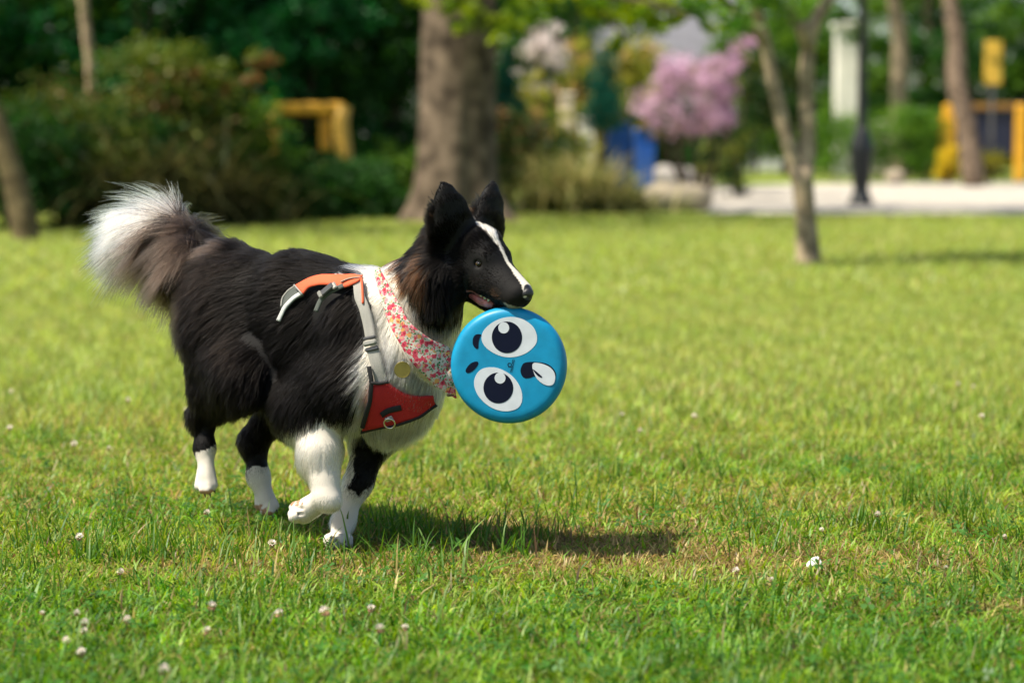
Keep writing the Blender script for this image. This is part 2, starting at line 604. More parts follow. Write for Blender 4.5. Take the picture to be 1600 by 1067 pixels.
def limb(m, pts, r0, r1, n=10, wob=.0, seed=0):
    p = [np.array(q, float) for q in pts]
    out = []
    for i in range(len(p) - 1):
        for k in range(4):
            t = k / 4
            a, b, c, d = p[max(i - 1, 0)], p[i], p[i + 1], p[min(i + 2, len(p) - 1)]
            out.append(.5 * ((2 * b) + (c - a) * t + (2 * a - 5 * b + 4 * c - d) * t * t + (3 * b - a - 3 * c + d) * t ** 3))
    out.append(p[-1])
    k = len(out)
    rr = [r0 + (r1 - r0) * i / (k - 1) for i in range(k)]
    if wob:
        r = np.random.default_rng(seed)
        rr = [q * (1 + r.uniform(-wob, wob)) for q in rr]
    m.tube(out, rr, n)


DARKG = ((.009, .042, .008), (.036, .125, .016)); EMER = ((.008, .065, .016), (.030, .19, .050))
OLIVE = ((.035, .075, .010), (.15, .185, .026), (.16, .095, .032)); BRIGHT = ((.10, .20, .010), (.30, .36, .018)); MIDG = ((.035, .11, .012), (.13, .24, .020))


def shrub(name, base, blobs, n, size, cols, seed, label, cat='shrub', group=None, mat=None, stems=4, part='foliage', **kw):
    e = empty(name, tuple(base), label, cat, group)
    crown(part, [tuple(np.array(b[:3]) + base) + tuple(b[3:]) for b in blobs], n, size, cols, seed, e, mat, **kw)
    r = np.random.default_rng(seed + 99)
    m = MB()
    hmax = max(b[2] for b in blobs)
    for i in range(stems):
        a = r.uniform(0, 6.28); d = r.uniform(.1, .5)
        limb(m, [base, base + np.array([math.cos(a) * d * .4, math.sin(a) * d * .4, hmax * .5]), base + np.array([math.cos(a) * d, math.sin(a) * d, hmax])], .03, .012, 7)
    m.build('stem', M_BARKDK, e, True)
    return e


# the big trunk
bt = G(711, 347); bt[2] = 0
e = empty('plane_tree', tuple(bt), 'large tree with thick grey brown trunk flaring at its foot behind the dog', 'tree')
m = MB()
n = 40; hs = [(-.05, 1.75), (.06, 1.50), (.16, 1.34), (.32, 1.19), (.55, 1.09), (.9, 1.03), (1.4, 1.0), (2.0, .97), (2.8, .95), (3.8, .95), (5.2, .9), (6.6, .8)]
V, F = [], []
r0 = .365
for z, k in hs:
    for i in range(n):
        a = 2 * math.pi * i / n
        fl = 1 + (k - 1) * (.75 + .45 * math.cos(3 * a + .9) + .25 * math.cos(5 * a + 2)) if k > 1 else k
        rr = r0 * fl * (1 + .025 * math.sin(7 * a + z * 1.1) + .02 * math.sin(11 * a - z))
        V.append((bt[0] + .10 + rr * math.cos(a) + (-.10 if z < .1 else -.10 + .02 * z), bt[1] + rr * math.sin(a), z))
for j in range(len(hs) - 1):
    for i in range(n):
        F.append((j * n + i, j * n + (i + 1) % n, (j + 1) * n + (i + 1) % n, (j + 1) * n + i))
m.add(V, F)
limb(m, [bt + np.array([.1, 0, 4.2]), bt + np.array([1.5, -.4, 5.6]), bt + np.array([3.2, -.8, 6.6])], .22, .08)
limb(m, [bt + np.array([.1, 0, 4.6]), bt + np.array([-.6, .8, 6.2]), bt + np.array([-1.2, 1.8, 8])], .2, .08)
m.build('trunk', pbr('plane_bark', (.135, .102, .072), rough=.95, noise=.34, scale=6, bump=.6, spec=.1), e, True)
m = MB()
lowb = [bt + np.array([.25, -.25, 3.3]), W(800, -40, 22.6), W(900, -20, 22.2), W(1010, 5, 21.8), W(1100, 30, 21.6)]
limb(m, lowb, .07, .015, 8)
limb(m, [W(800, -40, 22.6), W(760, 10, 22.2), W(740, 50, 22.0), W(750, 85, 22)], .03, .008, 6)
limb(m, [W(900, -20, 22.2), W(960, 40, 22), W(985, 65, 22)], .03, .008, 6)
m.build('low_branch', M_BARKDK, e, True)
lb = []
for px, py, rx, rz in ((690, 12, .20, .10), (740, 22, .26, .13), (790, 25, .22, .16), (835, 10, .22, .14), (745, 78, .16, .09), (728, 45, .14, .07), (770, 60, .12, .08), (880, 5, .3, .14), (930, 15, .26, .16), (975, 40, .22, .14), (1020, 30, .26, .14), (1060, 35, .24, .13), (1100, 45, .16, .09), (960, 70, .10, .07), (1000, 0, .3, .15), (690, -20, .4, .2), (850, -30, .6, .2), (1050, -10, .5, .18)):
    c = W(px, py, 22.0 + (hash((px, py)) % 7) * .06)
    lb.append((c[0], c[1], c[2], rx, .35, rz))
crown('leaf_spray', lb, 1700, .085, BRIGHT, 101, e, clump=.55, up=.5, aspect=.75, per=14)
crown('crown', [(bt[0] + 3.6, bt[1] + 1.0, 7.0, 2.2, 2.2, 1.2), (bt[0] + .6, bt[1] + 1.2, 10.6, 2.4, 2.2, 1.2), (bt[0] + 5.4, bt[1] + 1.6, 7.4, 2.2, 2, 1.2), (bt[0] - 1.4, bt[1] + 2.2, 10.4, 2.0, 2, 1.2)], 8000, .16, MIDG, 102, e, clump=.4)

# the young forked tree
sb = G(1264, 416); sb[2] = 0
YS = sb[1]
e = empty('young_tree', tuple(sb), 'slim young tree forking low, alone on the lawn at right', 'tree')
m = MB()
rt = lambda px: px / SC(YS)
trunk = [W(1266, 424, YS), W(1263, 405, YS), W(1259, 340, YS), W(1254, 285, YS), W(1251, 262, YS)]
p = [np.array(q) for q in trunk]
m.tube(p, [rt(25), rt(20), rt(16), rt(17), rt(19)], 14)
limb(m, [W(1248, 278, YS), W(1232, 225, YS), W(1213, 150, YS), W(1196, 70, YS), W(1176, -5, YS - .1), W(1150, -110, YS - .2), W(1130, -260, YS - .2)], rt(13), rt(7), 12, .05, 4)
limb(m, [W(1255, 280, YS), W(1262, 215, YS + .05), W(1260, 140, YS + .05), W(1264, 70, YS + .05), W(1276, 30, YS + .05), W(1306, -20, YS + .1), W(1340, -120, YS + .2), W(1350, -260, YS + .3)], rt(15), rt(7), 12, .05, 5)
limb(m, [W(1264, 75, YS + .05), W(1254, 45, YS), W(1250, 38, YS)], rt(13), rt(9), 10)
limb(m, [W(1196, 70, YS), W(1150, 20, YS - .3), W(1110, -20, YS - .5), W(1040, -60, YS - .6)], rt(6), rt(2), 8)
m.build('trunk', M_BARKPALE, e, True)
sv_ = []
for px, py, rx, rz in ((1110, 10, .24, .10), (1150, 15, .26, .12), (1090, 0, .2, .1), (1200, -10, .35, .12), (1130, 50, .10, .06)):
    c = W(px, py, YS - .4); sv_.append((c[0], c[1], c[2], rx, .3, rz))
crown('leaf_spray', sv_, 420, .06, MIDG, 111, e, clump=.5, up=.5, aspect=.7, per=14)
c = W(1240, -260, YS)
crown('crown', [(c[0], YS, 2.75, .9, .8, .45), (c[0] + .6, YS + .5, 3.0, .8, .7, .5), (c[0] - .7, YS - .1, 3.0, .7, .6, .4), (c[0] + .1, YS + .2, 3.6, .8, .8, .5)], 5200, .075, MIDG, 112, e, clump=.45)

# the leaning trunk at the far left and the trees that shade the hedge
lt = G(42, 378); lt[2] = 0
e = empty('leaning_tree', tuple(lt), 'dark crowned tree with leaning trunk at the left edge of the lawn', 'tree')
m = MB()
YL = lt[1]
limb(m, [W(43, 386, YL), W(38, 350, YL), W(24, 290, YL), W(6, 230, YL), W(-14, 170, YL), W(-46, 60, YL), W(-66, -120, YL), W(-56, -350, YL)], .115, .06, 12, .06, 6)
m.build('trunk', M_BARKOL, e, True)
lw = W(0, 0, YL)
crown('crown', [(lw[0] + .05, YL + .9, 2.05, .55, .6, .32), (lw[0] - .3, YL + .6, 2.3, .8, .8, .4), (lw[0] + .2, YL + .9, 3.6, 2.2, 1.6, .9), (lw[0] + 1.6, YL + 1.5, 4.3, 1.8, 1.5, .9), (lw[0] - 1.5, YL + 1.0, 4.2, 2.0, 1.6, 1.0)], 8500, .085, ((.016, .060, .008), (.055, .14, .014)), 121, e, clump=.4)

# slender pale trunk
sp = G(150, 345); sp[2] = 0
e = empty('slender_tree', tuple(sp), 'slender tree with thin pale trunk rising out of the shrubs at left', 'tree')
m = MB(); Yp = sp[1]
limb(m, [W(150, 350, Yp), W(146, 220, Yp), W(143, 150, Yp), W(140, 90, Yp), W(134, 40, Yp), W(128, -20, Yp), W(110, -200, Yp), W(115, -420, Yp)], .055, .05, 9, .15, 8)
m.build('trunk', pbr('tan_bark', (.34, .25, .15), rough=.9, noise=.25, scale=10), e, True)
lw = W(120, -400, Yp)
crown('crown', [(lw[0], Yp, 4.4, 1.3, 1.2, .8), (lw[0] + .7, Yp + .5, 5.0, 1.2, 1.1, .8)], 4000, .10, MIDG, 131, e)

# trees behind the hedge on the left: trunk and crown each
specs = [(-60, 27.5, 4.8, 'emerald', 'tall dark tree behind the left shrubs, nearest the left edge'), (190, 28.5, 5.2, 'dark', 'tall dark green tree rising behind the pale slender trunk'),
         (330, 27.0, 4.6, 'emerald', 'emerald leaved tree behind the brownish shrubs'), (470, 30.0, 5.4, 'emerald', 'broad emerald tree directly above the yellow barrier'),
         (590, 28.0, 5.0, 'dark', 'deep green tree just left of the big trunk')]
for i, (px, Y, hh, kind, lab) in enumerate(specs):
    b = W(px, 300, Y); b[2] = 0
    e = empty('shade_tree', tuple(b), lab, 'tree', 'dark trees behind the left shrubs')
    m = MB()
    limb(m, [b, b + np.array([.1, 0, 1.6]), b + np.array([-.1, .1, 3.2]), b + np.array([.1, .1, hh])], .18, .06, 10, .05, i)
    limb(m, [b + np.array([0, 0, 2.2]), b + np.array([.8, -.3, 3.2]), b + np.array([1.5, -.4, 4])], .08, .03, 8)
    m.build('trunk', M_BARKDK, e, True)
    r = np.random.default_rng(300 + i)
    bl = []
    for k in range(9):
        bl.append((b[0] + r.uniform(-1.3, 1.3), b[1] + r.uniform(-.8, 1.0), r.uniform(1.5, 3.6), r.uniform(.5, .9), r.uniform(.5, .8), r.uniform(.3, .5)))
    for k in range(8):
        bl.append((b[0] + r.uniform(-2.0, 2.0), b[1] + r.uniform(-1.6, 1.4), r.uniform(3.4, hh + 1), r.uniform(.9, 1.5), r.uniform(.9, 1.3), r.uniform(.5, .8)))
    crown('crown', bl, 8000, .115, EMER if kind == 'emerald' else DARKG, 310 + i, e, clump=.42)

# shrubs along the left edge
hedge = [(15, 20.6, .95, 1.0, DARKG, 'dark shrub at the far left behind the leaning trunk'), (95, 21.5, .9, 1.35, OLIVE, 'olive shrub right of the leaning trunk'), (165, 21.8, .85, 1.15, DARKG, 'dark shrub in front of the slender pale trunk'),
         (235, 22.2, .9, 1.75, OLIVE, 'tall olive and rust shrub above the dog\'s tail'), (305, 22.5, .85, 1.55, OLIVE, 'rusty olive shrub above the dog\'s back'), (345, 22.8, .5, 1.0, MIDG, 'green shrub left of the yellow barrier'),
         (420, 23.0, .5, .42, DARKG, 'low dark shrub under the yellow barrier bar'), (490, 23.4, .75, .42, DARKG, 'low dark shrub under the yellow barrier post'), (550, 23.8, .6, .36, DARKG, 'low dark shrub right of the yellow barrier'), (605, 24.2, .4, .5, MIDG, 'small green shrub beside the big trunk\'s left foot')]
for i, (px, Y, rx, hh, cols, lab) in enumerate(hedge):
    b = W(px, 300, Y + .5); b[2] = 0
    r = np.random.default_rng(400 + i)
    bl = [(0, 0, hh * .5, rx * .8, .5, hh * .5)]
    for k in range(7):
        bl.append((r.uniform(-.8, .8) * rx, r.uniform(-.4, .4), r.uniform(.25, 1.0) * hh, r.uniform(.25, .5), r.uniform(.25, .4), r.uniform(.18, .38)))
    shrub('shrub', b, bl, 7500, .065, cols, 410 + i, lab, group='shrubs along the left edge of the lawn', clump=.42)

# strappy grass plants drooping in front of the shrubs
M_STRAP = M_LEAF


def arching(name, base, n, ln, w, cols, seed, label, cat, group=None, spread=.25, lean=(.15, .8)):
    r = np.random.default_rng(seed)
    e = empty(name, tuple(base), label, cat, group)
    az = r.uniform(0, 6.28, n); t0 = r.uniform(*lean, n)
    L_ = ln * r.uniform(.6, 1.15, n)
    h = np.stack([np.cos(az), np.sin(az), 0 * az], -1); sd = np.stack([-np.sin(az), np.cos(az), 0 * az], -1)
    p = base + np.stack([r.normal(0, spread, n), r.normal(0, spread * .6, n), 0 * az], -1)
    V = []; th = t0.copy(); S = 5
    for s in range(S + 1):
        ww = w * (1 - (s / S) ** 2 * .85)
        V += [p - sd * ww / 2, p + sd * ww / 2]
        p = p + (L_ / S)[:, None] * (np.sin(th)[:, None] * h + np.cos(th)[:, None] * np.array([0, 0, 1.0]))
        p[:, 2] = np.maximum(p[:, 2], .02)
        th = th + r.uniform(.15, .5, n)
    V = np.stack(V, 1); k = V.shape[1]
    b = np.arange(n)[:, None] * k
    F = np.stack([b + np.array([[2 * s, 2 * s + 1, 2 * s + 3, 2 * s + 2]]) for s in range(S)], 1).reshape(-1, 4)
    t = r.random((n, 1))
    c = np.repeat((np.array(cols[0]) * (1 - t) + np.array(cols[1]) * t) * r.uniform(.7, 1.3, (n, 1)), S, 0)
    link('blade', mesh_np('blade', V.reshape(-1, 3), F, facecol=c), M_LEAF, e)['kind'] = 'stuff'
    return e


for px, Y, ln, lab in ((265, 22.0, 1.5, 'tall strappy plant drooping above the dog\'s rump'), (190, 21.6, 1.1, 'strappy plant drooping left of the tail'), (345, 22.4, 1.0, 'strappy plant drooping above the dog\'s back')):
    b = W(px, 300, Y); b[2] = 0
    arching('strappy_plant', b, 260, ln, .035, ((.035, .055, .014), (.13, .12, .045)), int(px), lab, 'plant', 'strappy plants by the left shrubs')

# yellow barrier on the left
M_YEL = pbr('yellow_paint', (.72, .36, .015), rough=.45, noise=.08, scale=5)
M_YEL2 = pbr('yellow_paint_pale', (.74, .42, .05), rough=.5, noise=.08, scale=5)
Yb = 24.9
b = W(535, 300, Yb); b[2] = 0
e = empty('yellow_barrier', tuple(b), 'yellow painted metal frame standing in the dark shrubs at left', 'barrier')
m = MB(); t0 = W(425, 170, Yb); t1 = W(540, 170, Yb); wdt = .12
m.box((t0 + t1) / 2, (abs(t1[0] - t0[0]), .12, .13), 0, .03); m.build('top_bar', M_YEL, e)
m = MB()
m.tube([W(538, 165, Yb - .02), W(532, 190, Yb - .02), W(538, 240, Yb - .06), W(540, 330, Yb - .1)], [.075, .085, .085, .08], 12); m.build('post', M_YEL2, e, True)
m = MB(); q = W(508, 205, Yb + .06); m.box((q[0], q[1], q[2]), (.12, .05, .40), 0, .01); m.build('side_plate', M_YEL, e)
m = MB(); q = W(428, 170, Yb); m.tube([q, q * np.array([1, 1, 0])], .06, 10); m.build('post', M_YEL, e, True)

# middle distance, right of the big trunk
b = G(835, 336); b[2] = 0; b[1] += .4
shrub('shrub', b, [(0, 0, .35, .5, .4, .42), (-.35, 0, .6, .35, .3, .35), (.1, 0, .8, .35, .3, .3), (.35, -.1, .3, .3, .3, .3), (-.3, .1, .95, .3, .3, .25)], 7000, .06, (DARKG[0], (.07, .11, .022), (.14, .075, .03)), 501, 'dark bushy shrub just right of the big trunk', clump=.45)
for px, py, n, ln, lab in ((893, 338, 700, .95, 'large feathery ornamental grass clump beside the dark shrub'), (962, 336, 380, .52, 'smaller feathery grass clump by the fallen stone')):
    b = G(px, py); b[2] = 0; b[1] += .3
    arching('ornamental_grass', b, n, ln, .022, ((.10, .14, .030), (.42, .37, .16)), px, lab, 'grass plant', spread=.22, lean=(.0, .7))
YG = ((.13, .19, .02), (.46, .42, .06), (.50, .36, .12))
for px, Y, w_, z0, z1, lab, seed in ((830, 33, .7, .4, 1.6, 'yellow green shrub behind the dark bushy shrub', 511), (905, 36, .8, .6, 2.1, 'golden shrub left of the blue conifer', 512), (985, 37, .7, .5, 2.2, 'golden shrub right of the blue conifer', 513), (760, 31, .5, .4, 1.5, 'yellow green shrub showing right behind the big trunk', 514)):
    b = W(px, 300, Y); b[2] = 0
    r = np.random.default_rng(seed)
    bl = [(r.uniform(-.6, .6) * w_, r.uniform(-.3, .3), r.uniform(z0, z1), r.uniform(.25, .5), .35, r.uniform(.2, .4)) for k in range(10)]
    shrub('golden_shrub', b, bl, 4200, .07, YG, seed, lab, group='golden shrubs in the middle distance')
for px, py0, py1, Y, w_, lab in ((943, 72, 190, 31, .25, 'narrow blue green conifer between the golden shrubs'), (793, 88, 192, 30, .20, 'blue green conifer half hidden behind the big trunk')):
    b = W(px, 300, Y); b[2] = 0
    zt, zb = W(px, py0, Y)[2], W(px, py1, Y)[2]
    e = empty('blue_conifer', tuple(b), lab, 'conifer', 'blue green conifers')
    bl = [(b[0], Y, zb + (zt - zb) * t, w_ * (1.15 - t * .8), w_ * (1.15 - t * .8), .16) for t in np.linspace(.05, .95, 8)]
    crown('foliage', bl, 7000, .05, ((.008, .075, .050), (.025, .17, .11)), int(px), e, clump=.6, aspect=.3)
    m = MB(); limb(m, [b, b + np.array([0, 0, zt])], .05, .02, 8); m.build('trunk', M_BARKDK, e, True)
# white blossom
b = W(850, 300, 35); b[2] = 0
bl = []
for px, py, r_ in ((850, 50, .16), (838, 78, .2), (858, 95, .2), (835, 120, .2), (822, 140, .16), (845, 140, .12), (855, 70, .18)):
    c = W(px, py, 35); bl.append((c[0] - b[0], c[1] - b[1], c[2], r_ * 1.3, .25, r_))
shrub('white_blossom_shrub', b, bl, 1900, .06, ((.55, .48, .45), (.85, .76, .74), (.08, .11, .03)), 521, 'white flowering shrub behind the golden shrubs', mat=M_PETAL, part='blossom', clump=.6)
b = W(880, 300, 38); b[2] = 0
shrub('dark_tree', b, [(-.5, 0, 3.2, .9, .6, .5), (.4, 0, 3.1, .8, .6, .45), (-.2, .2, 2.5, .5, .5, .3), (1.0, .3, 3.4, .9, .6, .5), (-1.2, .2, 3.3, .8, .6, .6)], 7000, .09, DARKG, 522, 'dark tree behind the white flowering shrub', cat='tree')
# posts
M_CREAM = pbr('cream_paint', (.66, .56, .40), rough=.6, noise=.1); M_WHITEW = pbr('white_render', (.78, .75, .68), rough=.7, noise=.06, scale=3)
for px, py0, py1, Y, w_, mt, lab in ((885, 152, 235, 34, .18, M_CREAM, 'cream square post among the golden shrubs'), (917, 190, 240, 33.5, .19, M_WHITEW, 'short white post left of the blue bins')):
    b = W(px, 300, Y); b[2] = 0
    zt = W(px, py0, Y)[2]
    e = empty('post', tuple(b), lab, 'post')
    m = MB(); m.box((b[0], Y, zt / 2), (w_, w_, zt), 0, .015); m.build('shaft', mt, e)
    m = MB(); m.box((b[0], Y, zt + .03), (w_ * 1.25, w_ * 1.25, .06), 0, .015); m.build('cap', mt, e)
# blue bins
M_BLUE = pbr('blue_bin_plastic', (.008, .085, .42), rough=.4, noise=.06)
M_BLUED = pbr('dark_bin_plastic', (.02, .02, .03), rough=.5)
for px, py0, Y, w_, lab in ((967, 192, 36.5, .36, 'blue wheeled bin at left of the pair, half hidden by grass'), (1007, 203, 35.0, .30, 'taller looking blue wheeled bin beside the pink tree')):
    b = W(px, 300, Y); b[2] = 0
    zt = W(px, py0, Y)[2]
    e = empty('wheeled_bin', tuple(b), lab, 'bin', 'blue bins')
    m = MB(); h_ = zt - .08
    lo_, hi_ = w_ * .40, w_ * .5
    m.add([(b[0] + x * k, Y + y * k, z) for z, k in ((.06, lo_), (h_, hi_)) for x, y in ((-1, -1), (1, -1), (1, 1), (-1, 1))], [(3, 2, 1, 0), (4, 5, 6, 7), (0, 1, 5, 4), (1, 2, 6, 5), (2, 3, 7, 6), (3, 0, 4, 7)])
    m.build('bin_body', M_BLUE, e)
    m = MB(); m.tube([(b[0], Y - hi_ * 1.05, h_ + .02), (b[0], Y, h_ + .07), (b[0], Y + hi_ * 1.05, h_ + .03)], [hi_ * .9, hi_ * 1.08, hi_ * .9], 12)
    m.v = [(x, y, max(h_ + .003, min(z, h_ + .09))) for x, y, z in m.v]; m.build('lid', M_BLUE, e)
    for s in (-1, 1):
        m = MB(); m.tube([(b[0] + s * w_ * .42, Y + .12, .06), (b[0] + s * w_ * .50, Y + .12, .06)], .06, 12); m.build('wheel', M_BLUED, e)
# pink tree
b = W(1085, 300, 33); b[2] = 0
e = empty('pink_blossom_tree', tuple(b), 'pink blossoming tree beyond the lawn beside the blue bins', 'tree')
bl = []
for px, py, rx, rz in ((1020, 160, .30, .24), (1040, 120, .30, .26), (1075, 110, .34, .24), (1110, 120, .30, .26), (1060, 165, .36, .26), (1100, 165, .34, .26), (1125, 150, .22, .2), (1040, 200, .26, .16), (1125, 185, .2, .14), (1130, 100, .26, .16), (1160, 75, .20, .12), (1180, 58, .16, .10), (1145, 92, .18, .10), (1085, 205, .2, .12), (1005, 175, .15, .12)):
    c = W(px, py, 33); bl.append((c[0], 33 + ((px * 7) % 10 - 5) * .08, c[2], rx, .45, rz))
bl += [(q[0] + .1, q[1], q[2] - .22, q[3] * .8, q[4], q[5] * .7) for q in bl[3:7]]
crown('blossom', bl, 6500, .06, ((.42, .26, .36), (.72, .50, .62), (.26, .20, .15)), 531, e, M_PETAL, clump=.5, per=30)
m = MB()
for dx, dz in ((-.35, 1.6), (.05, 1.9), (.35, 1.7), (-.6, 1.2), (.6, 2.1)):
    limb(m, [b + np.array([dx * .15, 0, 0]), b + np.array([dx * .5, .05, .5]), b + np.array([dx * 1.1, 0, dz])], .05, .015, 8)
m.build('trunk', M_BARKDK, e, True)
b = W(1150, 300, 34); b[2] = 0
shrub('shrub', b, [(0, 0, .35, .35, .3, .35), (.1, 0, .7, .3, .3, .25), (-.3, .1, .5, .3, .3, .3), (.35, .2, 1.2, .35, .3, .35), (.3, .1, 1.7, .4, .3, .4), (.6, .2, 1.5, .4, .3, .5)], 5200, .07, (DARKG[0], (.05, .09, .02), (.16, .19, .03)), 541, 'dark shrub right under the pink tree', clump=.45)
# stone lying at the lawn edge, low wall behind it
def stone(name, a, b_, r0, r1, seed, mat, label, h=.03):
    V, Q = sdf_mesh([dict(a=np.array(a, float), b=np.array(b_, float), ra=r0, rb=r1, k=.05)], h, .08)
    V = V + (snoise(V, 2.2, seed) * .03)[:, None] * np.array([.6, .6, 1.0])
    o = link(name, mesh_np(name, V, Q, smooth=True), mat)
    return tag(o, label, 'stone')
M_STONE = pbr('beige_stone', (.36, .30, .22), rough=.9, noise=.2, scale=5, bump=.4)
M_STONE2 = pbr('grey_stone', (.27, .25, .23), rough=.9, noise=.2, scale=5, bump=.4)
a0 = G(1025, 331); a1 = G(1092, 331)
STONES = [('fallen_stone', (a0[0], a0[1] + .2, .14), (a1[0], a1[1] + .1, .15), .16, .17, 3, M_STONE, 'long rounded beige stone lying at the lawn edge by the path')]
c0 = W(1035, 262, 36); c1 = W(1075, 262, 36)
STONES.append(('garden_stone', (c0[0], 36, .2), (c1[0], 36, .2), .2, .19, 4, M_STONE2, 'grey stone block under the pink tree'))
c0 = W(1092, 262, 35)
STONES.append(('garden_stone', (c0[0], 35, .1), (c0[0] + .1, 35, .12), .13, .14, 5, M_STONE, 'small beige stone under the pink tree'))
c0 = W(1398, 275, 43)
STONES.append(('garden_stone', (c0[0] - .05, 43, .12), (c0[0] + .06, 43, .13), .13, .13, 6, M_STONE, 'pale round stone at the foot of the far hedge'))

# lamp post
Yl = 29.3
b = G(1345, 321); b[2] = 0
M_IRON = pbr('black_iron', (.012, .014, .015), rough=.45, noise=.1, spec=.4)
e = empty('lamp_post', tuple(b), 'black cast iron lamp post with fluted pedestal beside the path', 'lamp post')
s_ = 1 / SC(b[1])
m = MB()
m.lathe([(.155, 0), (.155, .05), (.125, .07), (.12, .12), (.095, .16), (.095, .24), (.105, .28), (.11, .30), (.13, .55), (.142, .66), (.14, .72), (.115, .78), (.10, .86), (.07, .93), (.06, .95)], b, 16); m.build('pedestal', M_IRON, e, True)
m = MB(); m.lathe([(.062, .94), (.07, .97), (.062, 1.0), (.06, 1.02), (.045, 3.4), (.06, 3.42), (.06, 3.46), (.04, 3.5)], b, 14); m.build('shaft', M_IRON, e, True)
m = MB(); m.lathe([(.06, 3.5), (.10, 3.55), (.16, 3.95), (.17, 4.0), (.06, 4.12), (.02, 4.2)], b, 10); m.build('lantern', pbr('lantern_glass', (.5, .48, .42), rough=.3), e)

# far side of the path
for px0, px1, Y, zt, lab, seed in ((1285, 1465, 44.5, 1.42, 'clipped green hedge behind the lamp post', 601),):
    a, c = W(px0, 300, Y), W(px1, 300, Y)
    cx = (a[0] + c[0]) / 2
    bl = [(a[0] + (c[0] - a[0]) * t, Y, zt * .5, .35, .4, zt * .48) for t in np.linspace(.05, .95, 7)]
    e = empty('hedge', (cx, Y, 0), lab, 'hedge')
    crown('foliage', bl, 9000, .07, ((.055, .15, .016), (.16, .30, .03)), seed, e, clump=.5, up=.2)
    m = MB()
    for t in np.linspace(.1, .9, 5):
        x = a[0] + (c[0] - a[0]) * t
        limb(m, [(x, Y, 0), (x + .05, Y, .5), (x - .03, Y, .9)], .03, .015, 6)
    m.build('stem', M_BARKDK, e)
b = W(1480, 300, 43.5); b[2] = 0
shrub('yellow_shrub', b, [(0, 0, .3, .2, .2, .28), (.02, 0, .5, .16, .2, .15)], 1800, .06, ((.42, .34, .02), (.70, .55, .04)), 611, 'bright yellow shrub at the foot of the yellow play frame', clump=.5)
b = W(1530, 300, 43); b[2] = 0
shrub('yellow_green_shrub', b, [(-.12, 0, .28, .25, .2, .26), (.28, 0, .3, .25, .2, .27), (.1, .1, .4, .2, .2, .2)], 2600, .06, ((.10, .13, .015), (.36, .30, .03)), 612, 'low yellow green shrub in front of the navy panel', clump=.5)
# play frame
Yf = 44.5
xl, xr = W(1482, 300, Yf)[0], W(1593, 300, Yf)[0]
zt = W(1482, 163, Yf)[2]
e = empty('play_frame', ((xl + xr) / 2, Yf, 0), 'yellow play frame with a navy panel at the right edge', 'play frame')
for x, w_ in ((xl, .22), (xr, .20)):
    m = MB(); m.box((x, Yf, zt / 2), (w_, .16, zt), 0, .03); m.build('post', M_YEL, e)
m = MB(); m.box((xl - .13, Yf + .05, zt * .42), (.09, .12, zt * .84), 0, .02); m.build('brace', M_YEL, e)
m = MB(); m.box(((xl + xr) / 2, Yf, zt - .05), (xr - xl - .22, .12, .12), 0, .02); m.build('top_bar', pbr('ochre_paint', (.24, .12, .02), rough=.5), e)
m = MB(); m.box(((xl + xr) / 2, Yf + .03, zt * .62), (xr - xl - .22, .05, zt * .56), 0, .01); m.build('panel', pbr('navy_panel', (.008, .012, .035), rough=.5), e)
# yellow sign
q = W(1552, 98, 43)
e = empty('sign', (float(q[0]), 43.0, 0), 'blank looking yellow sign board on a grey pole above the play frame', 'sign')
m = MB(); m.box(q, (.31, .04, .78), 0, .018); m.build('board', pbr('sign_yellow', (.74, .47, .05), rough=.45, noise=.05), e)
m = MB(); m.tube([(q[0], 43.08, 0), (q[0], 43.08, q[2] + .4)], .035, 10); m.build('pole', pbr('pole_grey', (.18, .17, .16), rough=.5), e, True)
# trunks on the right
for px0, px1, py1, Y, r_, mat, lab, seed in ((1522, 1490, 0, 40.5, .19, M_BARK, 'brown trunked tree in front of the play frame', 621), (1408, 1402, 0, 47.5, .2, M_BARKPALE, 'pale trunked tree behind the clipped hedge', 622)):
    b = W(px0, 300, Y); b[2] = 0
    e = empty('park_tree', tuple(b), lab, 'tree', 'trees beyond the path')
    m = MB(); dxm = (px1 - px0) / SC(Y)
    limb(m, [b, b + np.array([dxm * .35, 0, .9]), b + np.array([dxm * .95, 0, 1.8]), W(px1 + 4, 60, Y), W(px1 - 6, -10, Y), W(px1, -150, Y), W(px1 + 20, -300, Y)], r_, r_ * .55, 12, .06, seed)
    m.build('trunk', mat, e, True)
    r = np.random.default_rng(seed)
    bl = [(b[0] + r.uniform(-2.2, 2.2), Y + r.uniform(-1, 1.4), r.uniform(3.3, 6.5), r.uniform(.7, 1.2), r.uniform(.7, 1.1), r.uniform(.4, .7)) for k in range(13)]
    bl += [(b[0] + r.uniform(-1.0, 1.0), Y + r.uniform(.6, 1.4), r.uniform(2.4, 3.3), .4, .4, .3) for k in range(5)]
    crown('crown', bl, 8500, .12, MIDG if seed == 622 else DARKG, seed + 5, e, clump=.42)
# white pillar
q0, q1 = W(1322, 190, 50), W(1322, 45, 50)
e = empty('white_pillar', (float(q0[0]), 50.0, 0), 'tall white rendered pillar behind the clipped hedge and lamp post', 'pillar')
m = MB(); m.box((q0[0], 50, q1[2] / 2), (.47, .45, q1[2]), 0, .02); m.build('shaft', M_WHITEW, e)
m = MB(); m.box((q0[0], 50, q1[2] + .06), (.6, .58, .12), 0, .02); m.build('cap', M_WHITEW, e)
m = MB(); q = W(1375, 193, 52); m.box((q[0], 52, q[2] / 2), (1.0, .25, q[2] + .1), 0, .03)
e2 = m.build('low_wall', pbr('cream_render', (.58, .52, .42), rough=.8, noise=.08)); tag(e2, 'low cream wall showing above the clipped hedge', 'wall')
